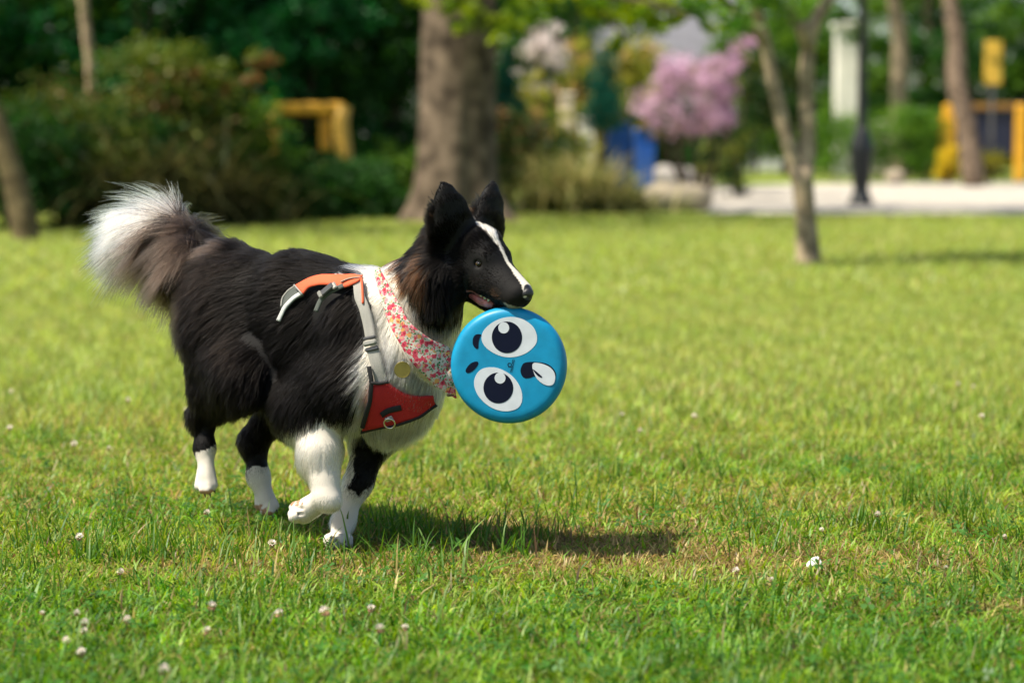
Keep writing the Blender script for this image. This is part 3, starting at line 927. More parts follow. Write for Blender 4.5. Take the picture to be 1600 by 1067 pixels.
# house
Yh = 62.0
hx0, hx1 = W(930, 0, Yh)[0], W(1235, 0, Yh)[0]
ez = W(1000, 118, Yh)[2]; rz_ = W(1000, 20, Yh)[2] + 1.0
e = empty('house', ((hx0 + hx1) / 2, Yh, 0), 'grey roofed house far behind the pink tree', 'house')
m = MB(); m.box(((hx0 + hx1) / 2, Yh + 3, ez / 2), (hx1 - hx0, 6, ez)); m.build('wall', pbr('pale_house_wall', (.48, .44, .38), rough=.85, noise=.06), e)
M_SLATE = pbr('slate', (.12, .12, .135), rough=.7, noise=.15, scale=4)
m = MB()
o_ = .35
V = [(hx0 - o_, Yh - o_, ez), (hx1 - 1.2, Yh - o_, ez), (hx1 - 1.2, Yh + 3, rz_), (hx0 - o_, Yh + 3, rz_), (hx1 - 1.2, Yh + 6 + o_, ez), (hx0 - o_, Yh + 6 + o_, ez)]
m.add(V, [(0, 1, 2, 3), (3, 2, 4, 5), (0, 3, 5), (1, 4, 2), (0, 5, 4, 1)])
roof = m.build('roof', M_SLATE, e)
m = MB(); gx_ = hx1 - .6
m.add([(gx_ - .9, Yh - .5, 0), (gx_ + .9, Yh - .5, 0), (gx_ + .9, Yh - .5, ez + .2), (gx_, Yh - .5, ez + 1.3), (gx_ - .9, Yh - .5, ez + .2), (gx_ - .9, Yh + 2, 0), (gx_ + .9, Yh + 2, 0), (gx_ + .9, Yh + 2, ez + .2), (gx_, Yh + 2, ez + 1.3), (gx_ - .9, Yh + 2, ez + .2)],
      [(0, 1, 2, 3, 4), (9, 8, 7, 6, 5), (1, 6, 7, 2), (2, 7, 8, 3), (3, 8, 9, 4), (4, 9, 5, 0), (0, 5, 6, 1)]); m.build('gable', pbr('light_grey_render', (.50, .50, .53), rough=.85, noise=.05), e)
for i in range(3):
    x = hx0 + 1 + i * 1.2
    m = MB(); m.box((x, Yh - .02, ez * .55), (.7, .1, .9), 0, .01); w_ = m.build('window', M_WHITEW, e)
    m = MB(); m.box((x, Yh - .075, ez * .55), (.56, .03, .76)); m.build('pane', pbr('dark_pane', (.03, .04, .05), rough=.1), w_)

# wood closing the view
specs = [(-9.5, 44, 6, DARKG), (-6.5, 40, 6.5, EMER), (-3.6, 43, 6, DARKG), (-1.2, 46, 6.5, DARKG), (1.2, 56, 4.8, MIDG), (4.0, 70, 8, DARKG), (7.0, 66, 6, MIDG), (9.5, 56, 6.5, DARKG), (12.0, 52, 7, DARKG), (15.5, 55, 7, MIDG), (6.2, 54, 4.2, MIDG), (8.3, 58, 5, MIDG), (-13.5, 46, 7, DARKG)]
labs = ['far dark tree at the extreme left', 'far emerald tree behind the leaning tree', 'far dark tree behind the rusty shrubs', 'far dark tree behind the big trunk', 'far green tree left of the grey roofed house', 'tall far tree rising over the grey roofed house', 'far green tree right of the grey roofed house', 'far dark tree behind the brown trunked tree', 'far dark tree behind the yellow sign', 'far green tree at the extreme right', 'far small green tree by the white pillar', 'far green tree behind the low cream wall', 'far dark tree beyond the left edge']
for i, ((x, Y, hh, cols), lab) in enumerate(zip(specs, labs)):
    b = np.array([x, Y, 0.0])
    e = empty('far_tree', tuple(b), lab, 'tree', 'far trees closing the view')
    m = MB(); limb(m, [b, b + np.array([.1, 0, hh * .5]), b + np.array([0, 0, hh * .9])], .22, .06, 9, .05, i); m.build('trunk', M_BARKDK, e, True)
    r = np.random.default_rng(700 + i)
    bl = [(x + r.uniform(-1.7, 1.7), Y + r.uniform(-1, 1), r.uniform(.6, hh), r.uniform(.7, 1.2), r.uniform(.7, 1.1), r.uniform(.5, .8)) for k in range(16)]
    crown('crown', bl, 7000, .15, cols, 720 + i, e, clump=.42)

# tall undergrowth that closes the gaps between the trunks
def tall(px, Y, w_, hh, cols, seed, lab, grp, n=6500, size=.10):
    b = W(px, 300, Y); b[2] = 0
    r = np.random.default_rng(seed)
    bl = [(r.uniform(-.8, .8) * w_, r.uniform(-.4, .4), r.uniform(.1, 1.0) * hh, r.uniform(.35, .6), .45, r.uniform(.25, .5)) for k in range(16)]
    shrub('tall_shrub', b, bl, n, size, cols, seed, lab, group=grp, clump=.5)
for i, (px, lab) in enumerate(((-60, 'tall dark shrub past the left edge of the lawn'), (40, 'tall dark shrub behind the leaning trunk'), (130, 'tall green shrub behind the pale slender trunk'), (215, 'tall emerald shrub behind the rusty one'), (300, 'tall dark shrub above the middle of the dog\'s back'),
                               (385, 'tall emerald shrub just left of the yellow barrier\'s post'), (465, 'tall emerald shrub behind the yellow barrier'), (545, 'tall dark shrub right behind the yellow barrier post'), (620, 'tall dark shrub hidden partly by the big trunk'))):
    tall(px, 26.3 + (i % 3) * .35, .85, 3.0, (EMER, DARKG, MIDG)[(0, 1, 2, 0, 1, 0, 0, 1, 1)[i]], 800 + i, lab, 'tall shrubs behind the yellow barrier')
for i, (px, Y, hh, cols, lab) in enumerate(((1180, 52, 3.0, MIDG, 'tall olive green shrub between pink tree and young tree'), (1260, 54, 3.2, DARKG, 'tall dark shrub behind the young forked tree'), (1400, 54, 2.6, MIDG, 'tall green shrub right of the white pillar'), (1455, 51, 3.2, DARKG, 'tall dark shrub left of the brown trunk'),
                               (1530, 51, 2.5, DARKG, 'tall dark shrub behind the navy panel'), (1600, 51, 3.4, MIDG, 'tall olive shrub at the right edge'), (1670, 51, 3.4, DARKG, 'tall dark shrub past the right edge'), (1065, 40, 1.1, DARKG, 'dark shrub filling the space under the pink tree'), (850, 46, 3.2, DARKG, 'tall dark shrub behind the white blossom'), (905, 48, 2.6, YG, 'tall golden shrub behind the cream post'), (770, 44, 3.2, DARKG, 'tall dark shrub behind the big trunk'))):
    tall(px, Y, 1.0, hh, cols, 830 + i, lab, 'tall shrubs beyond the path', 6000, .13)
# the wood beyond, one mass
r = np.random.default_rng(900)
bl = [(x, 78 + r.uniform(-3, 5), r.uniform(.5, 6.5), r.uniform(1.4, 2.4), 1.8, r.uniform(.9, 1.6)) for x in np.linspace(-30, 32, 70) for k in range(2) if not (1.5 < x < 6.5 and k == 0)]
wd = crown('distant_wood', bl, 26000, .36, ((.010, .036, .010), (.045, .10, .020)), 901, None, clump=.5)
tag(wd, 'distant wood closing the view behind everything', 'wood', kind='stuff')
# ------------------------------------------------------------------ the dog
def surface_nets(D, origin, h):
    s = D < 0
    nx, ny, nz = D.shape
    cs = [(i, j, k) for i in (0, 1) for j in (0, 1) for k in (0, 1)]
    def C(a, o):
        return a[o[0]:nx - 1 + o[0], o[1]:ny - 1 + o[1], o[2]:nz - 1 + o[2]]
    cnt = sum(C(s, o).astype(np.int8) for o in cs)
    act = (cnt > 0) & (cnt < 8)
    ii = np.argwhere(act)
    idx = -np.ones(act.shape, dtype=np.int64)
    idx[act] = np.arange(len(ii))
    vals = {o: D[ii[:, 0] + o[0], ii[:, 1] + o[1], ii[:, 2] + o[2]] for o in cs}
    acc = np.zeros((len(ii), 3)); n = np.zeros(len(ii))
    for a in cs:
        for ax in range(3):
            if a[ax] == 1: continue
            b = tuple(1 if q == ax else a[q] for q in range(3))
            va, vb = vals[a], vals[b]
            cr = (va < 0) != (vb < 0)
            t = np.where(cr, va / np.where(cr, va - vb, 1), 0)
            p = np.array(a, dtype=float)[None, :].repeat(len(ii), 0)
            p[:, ax] += t
            acc[cr] += p[cr]; n[cr] += 1
    V = (ii + acc / n[:, None]) * h + origin
    Q = []
    for ax in range(3):
        o1, o2 = [(1, 2), (2, 0), (0, 1)][ax]
        sl0 = [slice(None)] * 3; sl1 = [slice(None)] * 3
        sl0[ax] = slice(0, D.shape[ax] - 1); sl1[ax] = slice(1, D.shape[ax])
        a, b = s[tuple(sl0)], s[tuple(sl1)]
        e = np.argwhere(a != b)
        e = e[(e[:, o1] > 0) & (e[:, o2] > 0) & (e[:, o1] < D.shape[o1] - 1) & (e[:, o2] < D.shape[o2] - 1)]
        flip = a[e[:, 0], e[:, 1], e[:, 2]]
        def g(d1, d2):
            q = e.copy(); q[:, o1] -= d1; q[:, o2] -= d2
            return idx[q[:, 0], q[:, 1], q[:, 2]]
        q = np.stack([g(1, 1), g(0, 1), g(0, 0), g(1, 0)], 1)
        q[~flip] = q[~flip][:, ::-1]
        Q.append(q)
    return V, np.concatenate(Q)


def prim_dist(p, P):
    a, b, ra, rb = p['a'], p['b'], p['ra'], p['rb']
    q = P - a
    ab = b - a
    if p.get('lat') is not None:
        Lx, s = p['lat']
        q = q + (q @ Lx)[..., None] * Lx * (1 / s - 1)
        ab = ab + (ab @ Lx) * Lx * (1 / s - 1)
    L2 = max(ab @ ab, 1e-12)
    t = np.clip(q @ ab / L2, 0, 1)
    return np.linalg.norm(q - t[..., None] * ab, axis=-1) - (ra + t * (rb - ra))


def sdf_mesh(prims, h, pad=.03):
    lo = np.min([np.minimum(p['a'] - p['ra'], p['b'] - p['rb']) for p in prims], 0) - pad
    hi = np.max([np.maximum(p['a'] + p['ra'], p['b'] + p['rb']) for p in prims], 0) + pad
    n = np.ceil((hi - lo) / h).astype(int) + 1
    D = np.full(n, .2)
    ax = [lo[i] + np.arange(n[i]) * h for i in range(3)]
    for p in prims:
        mg = max(p['ra'], p['rb']) / (min(1, p['lat'][1]) if p.get('lat') else 1) * 0 + p.get('k', .02) + .03
        l = np.minimum(p['a'] - p['ra'], p['b'] - p['rb']) - mg
        u = np.maximum(p['a'] + p['ra'], p['b'] + p['rb']) + mg
        i0 = np.clip(((l - lo) / h).astype(int), 0, n - 1)
        i1 = np.clip(((u - lo) / h).astype(int) + 2, 1, n)
        P = np.stack(np.meshgrid(ax[0][i0[0]:i1[0]], ax[1][i0[1]:i1[1]], ax[2][i0[2]:i1[2]], indexing='ij'), -1)
        d = prim_dist(p, P)
        S = D[i0[0]:i1[0], i0[1]:i1[1], i0[2]:i1[2]]
        k = p.get('k', .02)
        if p.get('sub'):
            d = -d
            hh = np.clip(.5 - .5 * (S - d) / k, 0, 1)
            S[...] = S * (1 - hh) + d * hh + k * hh * (1 - hh)
        else:
            hh = np.clip(.5 + .5 * (S - d) / k, 0, 1)
            S[...] = S * (1 - hh) + d * hh - k * hh * (1 - hh)
    return surface_nets(D, lo, h)


FW = np.array([.819, -.574, 0.0])      # where the body points
BK = -FW
RT = np.array([-.574, -.819, 0.0])     # its right side, towards the camera
DN = np.array([0, 0, -1.0])
UPV = -DN


def Ym(px):
    return 4.73 - .70 * (px - 600) / 795.0


PR = []
CLAWS = []


def P_(reg, a, b, ra, rb, flow, ln, lift=.25, k=.025, lat=None, sub=False, pat=None):
    """a, b: world points; ra, rb metres; flow: lie of the coat; ln: coat length"""
    PR.append(dict(reg=reg, a=np.array(a, float), b=np.array(b, float), ra=ra, rb=rb, flow=nrm(flow), ln=ln, lift=lift, k=k, lat=lat, sub=sub))


def J(px, py, Y=None, side=0.0, dy=0.0):
    Y = Ym(px) if Y is None else Y
    return W(px, py, Y + dy) + RT * side


def rp(px, Y=4.8):
    return px / SC(Y)


body_flow = BK * .9 + DN * .45
# trunk
P_('trunk', J(612, 560), J(505, 520), rp(88), rp(96), body_flow, .034, .22, lat=(RT, .84))
P_('trunk', J(505, 520), J(405, 487), rp(96), rp(88), body_flow, .036, .22, lat=(RT, .84))
P_('rump', J(405, 485), J(358, 450), rp(86), rp(72), BK * .8 + DN * .6, .038, .25, lat=(RT, .86))
P_('trunk', J(560, 490), J(470, 465), rp(66), rp(72), BK + DN * .15, .032, .3)         # withers and back
P_('trunk', J(540, 590), J(450, 560), rp(66), rp(58), BK * .7 + DN * .7, .04, .25)          # belly fringe
# chest
P_('chest', J(632, 560), J(622, 612), rp(74), rp(62), DN * .9 + FW * .1, .045, .25, lat=(RT, .95))
P_('chest', J(610, 640), J(596, 640), rp(44), rp(44), DN + BK * .2, .045, .3)
# neck
HEADB = W(684, 425, 4.66)
P_('neck', J(598, 505, 4.735), HEADB, rp(74), rp(44), W(600, 540, 4.75) - HEADB, .045, .28)
P_('neck', J(640, 540, 4.70), W(690, 450, 4.64), rp(62), rp(40), DN * .9 + FW * .2, .05, .28)
# shoulders
for sd in (1, -1):
    s0 = J(566, 475) + RT * sd * .045
    s1 = J(585, 590) + RT * sd * .07
    s2 = J(505, 628) + RT * sd * .075
    P_('shoulder', s0, s1, rp(46), rp(54), DN * .9 + BK * .45, .034, .22, k=.04, lat=(RT, .8))
    P_('shoulder', s1, s2, rp(54), rp(50), DN * .8 + BK * .5, .034, .22, k=.04, lat=(RT, .8))
# near (right) front leg, lifted and folded
e0 = W(488, 635, 4.73); c0 = W(512, 775, 4.66); q0 = W(474, 799, 4.70)
P_('fleg_near', W(520, 600, 4.73), e0, rp(52), rp(42), DN * .9 + BK * .3, .03, .22, k=.04)
P_('fleg_near', e0, W(500, 705, 4.69), rp(37), rp(32), DN + BK * .35, .020, .2, k=.035)
P_('fleg_near', W(500, 705, 4.69), c0, rp(31), rp(20), DN + BK * .2, .013, .14, k=.02)
P_('fleg_near', c0, W(516, 782, 4.655), rp(19), rp(18), DN + BK * .3 , .009, .12, k=.008)
P_('paw_fn', c0 + (q0 - c0) * .1, q0, rp(17), rp(19), (q0 - c0) * .7 + DN * .03, .009, .15, k=.014)
for dx, dyy, dd in ((-12, -8, .012), (-14, 2, -.006), (-13, 7, -.02), (-8, 9, .02)):
    t0 = W(474 + dx, 799 + dyy, 4.70 + dd); CLAWS.append((t0, nrm(nrm(q0 - c0) + DN * .2)))
    P_('paw_fn', t0, t0 + (q0 - c0) * .08, rp(9), rp(8), q0 - c0, .004, .12, k=.004)
# far (left) front leg, planted
f0 = W(588, 668, 4.83); f1 = W(560, 755, 4.80); f2 = W(537, 815, 4.79)
P_('fleg_far', W(600, 600, 4.84), f0, rp(48), rp(38), DN, .03, .22, k=.04)
P_('fleg_far', f0, f1, rp(33), rp(18), f1 - f0, .015, .22, k=.03)
P_('fleg_far', f1, f2, rp(17), rp(14), f2 - f1, .008, .2, k=.03)
fp = W(529, 845, 4.755)
P_('paw_ff', f2, fp, rp(14), rp(15), fp - f2, .009, .2, k=.03)
for dx, dd in ((-15, .006), (-6, -.02), (5, -.026), (14, -.012)):
    t0 = W(529 + dx, 851, 4.755 + dd)
    P_('paw_ff', t0, t0 + UPV * .012, rp(9), rp(9), DN, .004, .12, k=.004)
# near hind leg: thigh, hock, hanging foot
h0 = J(364, 482) + RT * .045; k0 = W(382, 585, 4.80); hk0 = W(318, 645, 4.90)
P_('thigh', h0, k0, rp(66), rp(50), DN * .8 + BK * .55, .040, .25, k=.04, lat=(RT, .8))
P_('thigh', W(338, 520, 4.90), W(336, 592, 4.88), rp(48), rp(40), DN * .9 + BK * .5, .040, .28, k=.04)
P_('thigh', k0, hk0, rp(44), rp(20), DN + BK * .3, .03, .22, k=.035)
m0 = W(320, 700, 4.885); p0 = W(322, 742, 4.865)
P_('hleg_near', hk0, m0, rp(16), rp(14), DN, .012, .2, k=.03)
P_('hleg_near', m0, p0, rp(13), rp(11), DN, .008, .2, k=.025)
for dx, dyy, dd in ((-11, 17, .012), (-4, 22, -.004), (4, 22, -.008), (11, 16, .0)):
    t0 = W(322 + dx, 742 + dyy, 4.86 + dd); CLAWS.append((t0, nrm(DN + FW * .35)))
    P_('paw_hn', W(322 + dx * .6, 718, 4.872 + dd * .6), t0, rp(5), rp(8), DN, .0035, .12, k=.005)
# far hind leg
h1 = J(360, 470) - RT * .06; k1 = W(455, 612, 4.95); hk1 = W(396, 688, 4.99)
P_('thigh', h1, k1, rp(70), rp(45), DN * .8 + BK * .5, .036, .25, k=.04, lat=(RT, .8))
P_('thigh', k1, hk1, rp(36), rp(20), DN + BK * .3, .022, .22, k=.03)
m1 = W(404, 745, 4.97); p1 = W(415, 778, 4.95)
P_('hleg_far', hk1, m1, rp(18), rp(16), DN, .012, .2, k=.03)
P_('hleg_far', m1, p1, rp(15), rp(12), p1 - m1, .008, .2, k=.025)
for dx, dyy, dd in ((-10, 12, .014), (-2, 19, -.002), (7, 20, -.01), (14, 12, .0)):
    t0 = W(415 + dx, 778 + dyy, 4.945 + dd); CLAWS.append((t0, nrm(p1 - m1 + FW * .01)))
    P_('paw_hf', W(408 + dx * .6, 756, 4.96 + dd * .6), t0, rp(5), rp(8), p1 - m1, .0035, .12, k=.005)
# tail: a raised bone with a long plume
TB = [W(322, 430, 4.985), W(296, 372, 5.01), W(268, 352, 5.03), W(232, 350, 5.06), W(200, 368, 5.08)]
TF = [(-.35, .95), (-.55, .85), (-.75, .68), (-.92, .42)]
for i in range(4):
    fl = W(300 + 60 * TF[i][0], 400 + 60 * TF[i][1], 5.03) - W(300, 400, 5.0)
    P_('tail', TB[i], TB[i + 1], rp([30, 20, 16, 14][i], 5), rp([20, 16, 14, 9][i], 5), fl, [.125, .155, .15, .085][i], [.24, .20, .14, .12][i], k=.02)

# gaps between the toes
for dx in (-8, 0, 8):
    P_('groove', W(322 + dx * .8, 736, 4.843), W(322 + dx, 768, 4.832), .0042, .0052, DN, 0, .1, k=.003, sub=True)
    P_('groove', W(413 + dx * .8, 770, 4.931), W(418 + dx * 1.05, 803, 4.917), .0042, .0052, DN, 0, .1, k=.003, sub=True)
for dx in (-10, -1, 9):
    P_('groove', W(529 + dx * .9, 841, 4.730), W(529 + dx, 858, 4.718), .0040, .0050, DN, 0, .1, k=.003, sub=True)
for dyy in (-5, 3):
    P_('groove', W(474, 799 + dyy, 4.672), W(459, 800 + dyy * 1.2, 4.682), .0028, .0034, DN, 0, .1, k=.003, sub=True)

# head, in its own frame: a forward, b to its right, c up, from the nose tip
NOSE = W(826, 457, 4.56)
yaw, pit, rol = R(40), R(23), R(0)
Hf = np.array([math.cos(yaw) * math.cos(pit), -math.sin(yaw) * math.cos(pit), -math.sin(pit)])
Hr = np.array([-math.sin(yaw), -math.cos(yaw), 0.0])
Hu = np.cross(Hr, Hf)
if Hu[2] < 0: Hu = -Hu


def H(a, b, c):
    return NOSE + Hf * a + Hr * b + Hu * c


def Hl(P):
    q = np.asarray(P) - NOSE
    return np.stack([q @ Hf, q @ Hr, q @ Hu], -1)


hb = -Hf
P_('head', H(-.155, 0, .008), H(-.175, 0, .004), .058, .057, hb, .020, .22, k=.02, lat=(Hr, 1.0))      # skull
P_('head', H(-.118, 0, .014), H(-.14, 0, .02), .040, .046, hb, .015, .2, k=.02)
for sd in (1, -1):
    P_('cheek', H(-.138, .030 * sd, -.026), H(-.168, .040 * sd, -.030), .034, .038, hb * .8 + DN * .4, .030, .24, k=.02)
    P_('head', H(-.103, .024 * sd, .026), H(-.115, .028 * sd, .028), .013, .013, hb, .007, .18, k=.014)     # brow
    P_('muzzle', H(-.088, .013 * sd, -.020), H(-.028, .011 * sd, -.022), .031, .0215, hb, .009, .2, k=.014)  # lips
P_('muzzle', H(-.10, 0, -.003), H(-.020, 0, -.009), .042, .0240, hb, .009, .2, k=.018)                # muzzle
P_('jaw', H(-.135, 0, -.048), H(-.055, 0, -.064), .028, .015, hb, .010, .2, k=.012)         # lower jaw
P_('jaw', H(-.055, 0, -.064), H(-.036, 0, -.062), .015, .010, hb, .007, .2, k=.012)
# the ruff behind the cheek
for sd in (1, -1):
    P_('ruff', H(-.205, .038 * sd, .015), H(-.20, .044 * sd, -.045), .036, .038, hb * .8 + DN * .7, .040, .32, k=.03)
P_('ruff', W(672, 436, 4.615), W(679, 470, 4.60), rp(27), rp(16), DN + hb * .3, .034, .25, k=.03)
# ears: flattened cones, hollowed from the front
for sd in (1, -1):
    eb, et = H(-.180, .048 * sd, .045), H(-.216, .070 * sd, .120)
    en = nrm(Hf + Hr * (.15 if sd > 0 else -.05) + Hu * .1)
    e1, e2 = eb * .58 + et * .42, eb * .24 + et * .76
    P_('ear', eb, e1, .050, .041, et - eb, .014, .12, k=.016, lat=(en, .36))
    P_('ear', e1, e2, .041, .027, et - eb, .011, .12, k=.008, lat=(en, .36))
    P_('ear', e2, et, .027, .013, et - eb, .007, .10, k=.008, lat=(en, .36))
# mouth slit at the corner, showing gum
for sd in (1, -1):
    P_('mouth', H(-.112, .036 * sd, -.044), H(-.06, .022 * sd, -.050), .0035, .006, hb, .0, .1, k=.005, sub=True)
# eye sockets
EYE = {sd: H(-.1075, .0325 * sd, .0125) for sd in (1, -1)}
for sd in (1, -1):
    P_('eye', EYE[sd] + Hr * sd * .006 + Hf * .004, EYE[sd] + Hr * sd * .007 + Hf * .004, .0065, .0065, hb, .0, .1, k=.006, sub=True)

DV, DQ = sdf_mesh(PR, .0032)
dog_me = mesh_np('border_collie', DV, DQ, smooth=True)
# relax the voxel steps a little
for it in range(2):
    acc = np.zeros_like(DV); cn = np.zeros(len(DV))
    for i in range(4):
        a, b = DQ[:, i], DQ[:, (i + 1) % 4]
        np.add.at(acc, a, DV[b]); np.add.at(cn, a, 1)
        np.add.at(acc, b, DV[a]); np.add.at(cn, b, 1)
    DV = DV * .5 + acc / np.maximum(cn, 1)[:, None] * .5
dog_me.vertices.foreach_set('co', DV.astype(np.float32).ravel())
dog_me.update()
nv = np.empty(len(DV) * 3, dtype=np.float32)
dog_me.vertex_normals.foreach_get('vector', nv)
DNRM = nv.reshape(-1, 3).astype(float)
dog_bvh = BVHTree.FromPolygons([tuple(v) for v in DV], [tuple(q) for q in DQ.tolist()])
POS = [p for p in PR if not p['sub']]
REGS = [p['reg'] for p in POS]


def inside_poly(u, v, poly):
    r = np.zeros(np.shape(u), dtype=bool)
    n = len(poly)
    for i in range(n):
        x0, y0 = poly[i]; x1, y1 = poly[(i + 1) % n]
        c = ((y0 > v) != (y1 > v)) & (u < (x1 - x0) * (v - y0) / ((y1 - y0) if y1 != y0 else 1e-9) + x0)
        r ^= c
    return r


BLACK = np.array([.0026, .0021, .0019]); SOOT = np.array([.0085, .0060, .0048]); BROWN = np.array([.085, .036, .016])
TAUPE = np.array([.062, .044, .034]); WHITE = np.array([.70, .645, .555]); TAN = np.array([.36, .21, .12]); PINK = np.array([.50, .19, .17])


def coat(P, D=None, jit=0.0):
    """coat colour of skin points P (n,3): base and tip"""
    if D is None:
        D = np.stack([prim_dist(p, P) for p in POS], -1)
    dom = np.argmin(D, -1)
    reg = np.array(REGS)[dom]
    u, v = project(P)
    j = snoise(P, 9, 5) * 7
    uj, vj = u + j, v + snoise(P, 9, 6) * 7
    uj, vj = uj + np.asarray(jit) * 2200, vj + np.roll(np.atleast_1d(jit), 1) * 2200
    hl = Hl(P)
    n = len(P)
    base = np.tile(BLACK, (n, 1)); tip = base.copy()
    def put(m, b, t=None):
        base[m] = b; tip[m] = b if t is None else t
    put(np.isin(reg, ['rump', 'thigh']), BLACK, SOOT * .5)
    rumpy = (reg == 'rump') & (uj < 360) & (vj < 395)
    put(rumpy, SOOT, TAUPE)
    put((np.isin(reg, ['thigh', 'rump'])) & (uj < 292) , SOOT * .9, TAUPE * .7)
    put(np.isin(reg, ['neck', 'chest']), WHITE)
    put(np.isin(reg, ['trunk', 'shoulder', 'fleg_near', 'fleg_far', 'neck', 'chest']) & (uj > 440) & (vj > 664 - (uj - 445) * .20) & (vj > 560), WHITE)
    bw = [(300, 380), (560, 405), (568, 440), (574, 480), (572, 548), (555, 584), (546, 623), (525, 650), (452, 668), (430, 660), (300, 640)]
    ins = inside_poly(uj, vj, bw)
    put(ins & np.isin(reg, ['neck', 'chest', 'trunk', 'shoulder', 'fleg_near']), BLACK, BLACK * 1.3)
    put(~ins & np.isin(reg, ['trunk', 'shoulder', 'chest', 'neck']) & (u > 560), WHITE)
    put(np.isin(reg, ['paw_fn', 'paw_ff']), WHITE)
    put((reg == 'paw_fn') & (uj < 474) & (vj < 792) & (snoise(P, 35, 15) > -.2), TAN, TAN * .8)
    put((reg == 'fleg_near') & ~ins, WHITE)
    put(reg == 'fleg_far', WHITE)
    put((reg == 'fleg_far') & inside_poly(uj, vj, [(556, 680), (640, 660), (612, 700), (566, 778), (548, 762)]), BLACK)
    put(np.isin(reg, ['hleg_near', 'hleg_far']), BLACK)
    put((reg == 'hleg_near') & (vj > 706 - (u - 303) * .45), WHITE)
    put((reg == 'hleg_far') & (vj > 728) & (uj > 386), WHITE)
    put(np.isin(reg, ['paw_hn', 'paw_hf']), WHITE)
    put((reg == 'paw_hf') & (vj > 793) & (snoise(P, 30, 12) > 0), TAN, TAN * .5)
    put((reg == 'paw_hn') & (vj > 769), TAN * 1.4, TAN)
    put(reg == 'tail', SOOT * 1.4, TAUPE)
    bv = np.interp(u, [200, 232, 268, 296], [368, 350, 352, 372])
    put((reg == 'tail') & (uj < 248 + np.clip((bv - v) * 2.2, -28, 34)), WHITE)
    hd = np.isin(reg, ['head', 'cheek', 'muzzle', 'jaw', 'ruff', 'ear', 'mouth', 'eye'])
    put(hd, BLACK)
    put((reg == 'ruff') & (hl[:, 0] < -.195) & (snoise(P, 14, 3) > -.15), BLACK * 2.0, BROWN * 1.3)
    put((reg == 'ear') & (hl[:, 0] < -.19) & (hl[:, 2] < .08) & (snoise(P, 18, 4) > .1), BLACK * 1.5, BROWN * .8)
    a, b, c = hl.T
    put(np.isin(reg, ['neck', 'chest', 'ruff']) & inside_poly(uj, vj, [(640, 320), (637, 400), (642, 440), (650, 475), (660, 498), (676, 512), (694, 496), (712, 486), (750, 488), (800, 300)]), BLACK, BLACK * 1.5)
    put(np.isin(reg, ['neck', 'ruff']) & inside_poly(uj, vj, [(630, 320), (628, 420), (655, 470), (672, 440), (668, 340)]) & (snoise(P, 16, 3) > -.1), BLACK * 1.6, BROWN)
    b = b + jit
    bl = np.interp(a, [-.175, -.155, -.13, -.10, -.07, -.03, -.012], [.006, .012, .015, .0052, .0050, .0105, .014])
    put(hd & (np.abs(b + .001 + snoise(P, 25, 8) * .002) < bl) & (c > -.008) & (reg != 'ear'), WHITE)
    put((reg == 'muzzle') & (a > -.052) & (c < -.010) & (c > -.03) & (snoise(P, 30, 9) > -.5), BLACK * 2.2, BROWN * .55)
    put(np.isin(reg, ['muzzle', 'jaw']) & (a > -.024 + snoise(P, 40, 13) * .006) & (c < -.031), WHITE * .5)
    put((reg == 'jaw') & (c < -.062) & (a < -.05), BLACK, BLACK)
    return base, tip, reg, D


vb, vt, vreg, VD = coat(DV)
mouthd = np.min(np.stack([prim_dist(p, DV) for p in PR if p['sub'] and p['reg'] == 'mouth'], -1), -1)
vb[mouthd < .0022] = PINK * .7
eyed = np.min(np.stack([prim_dist(p, DV) for p in PR if p['sub'] and p['reg'] == 'eye'], -1), -1)
vb[eyed < .004] = BLACK * .6
ca = dog_me.attributes.new('col', 'FLOAT_COLOR', 'POINT')
cc = np.ones((len(DV), 4), dtype=np.float32); cc[:, :3] = vb * .8
ca.data.foreach_set('color', cc.ravel())

mm, nt, out = new_mat('dog_skin')
b_ = nt.nodes.new('ShaderNodeBsdfPrincipled'); b_.inputs['Roughness'].default_value = .7
b_.inputs['Specular IOR Level'].default_value = .2
at_ = nt.nodes.new('ShaderNodeAttribute'); at_.attribute_name = 'col'
nt.links.new(at_.outputs['Color'], b_.inputs['Base Color']); nt.links.new(b_.outputs[0], out.inputs[0])
M_SKIN = mm

dog = empty('border_collie', (float(fp[0]), float(fp[1]), 0.0), 'black and white border collie trotting across the lawn with a blue disc in its mouth', 'dog')
dog_body = link('body', dog_me, M_SKIN, dog)
# ------------------------------------------------------------------ camera rays onto the coat, for what the dog wears
def ray(px, py):
    o = np.array([0, 0, CAM_H]); d = nrm(W(px, py, 4.7) - o)
    h, n, i, t = dog_bvh.ray_cast(Vector(o), Vector(d))
    return (np.array(h), np.array(n)) if h is not None else (None, None)


def Z(zx, zy):
    return (420 + zx / 3.81, 400 + zy / 3.81)


BAND_L = [(592, 428), (596, 452), (604, 481), (610, 503), (619, 523), (638, 560), (656, 580), (672, 594), (694, 607), (710, 618)]
BAND_R = [(602, 423), (613, 449), (627, 476), (636, 492), (646, 505), (672, 526), (688, 532), (703, 538), (708, 572), (711, 617)]
bandana_poly = BAND_L + BAND_R[::-1]
PLATE = [Z(*q) for q in [(598, 650), (625, 760), (715, 735), (760, 800), (860, 840), (965, 815), (968, 865), (900, 930), (760, 985), (560, 1010), (555, 960), (592, 880), (582, 720)]]
SADDLE = [Z(*q) for q in [(168, 186), (250, 148), (330, 128), (400, 130), (470, 132), (510, 126), (556, 146), (548, 170), (490, 196), (455, 206), (420, 186), (330, 182), (270, 192), (220, 242), (195, 215)]]
SIDEP = [Z(*q) for q in [(88, 300), (90, 255), (128, 208), (166, 186), (196, 215), (218, 242), (165, 268), (115, 330), (92, 345)]]
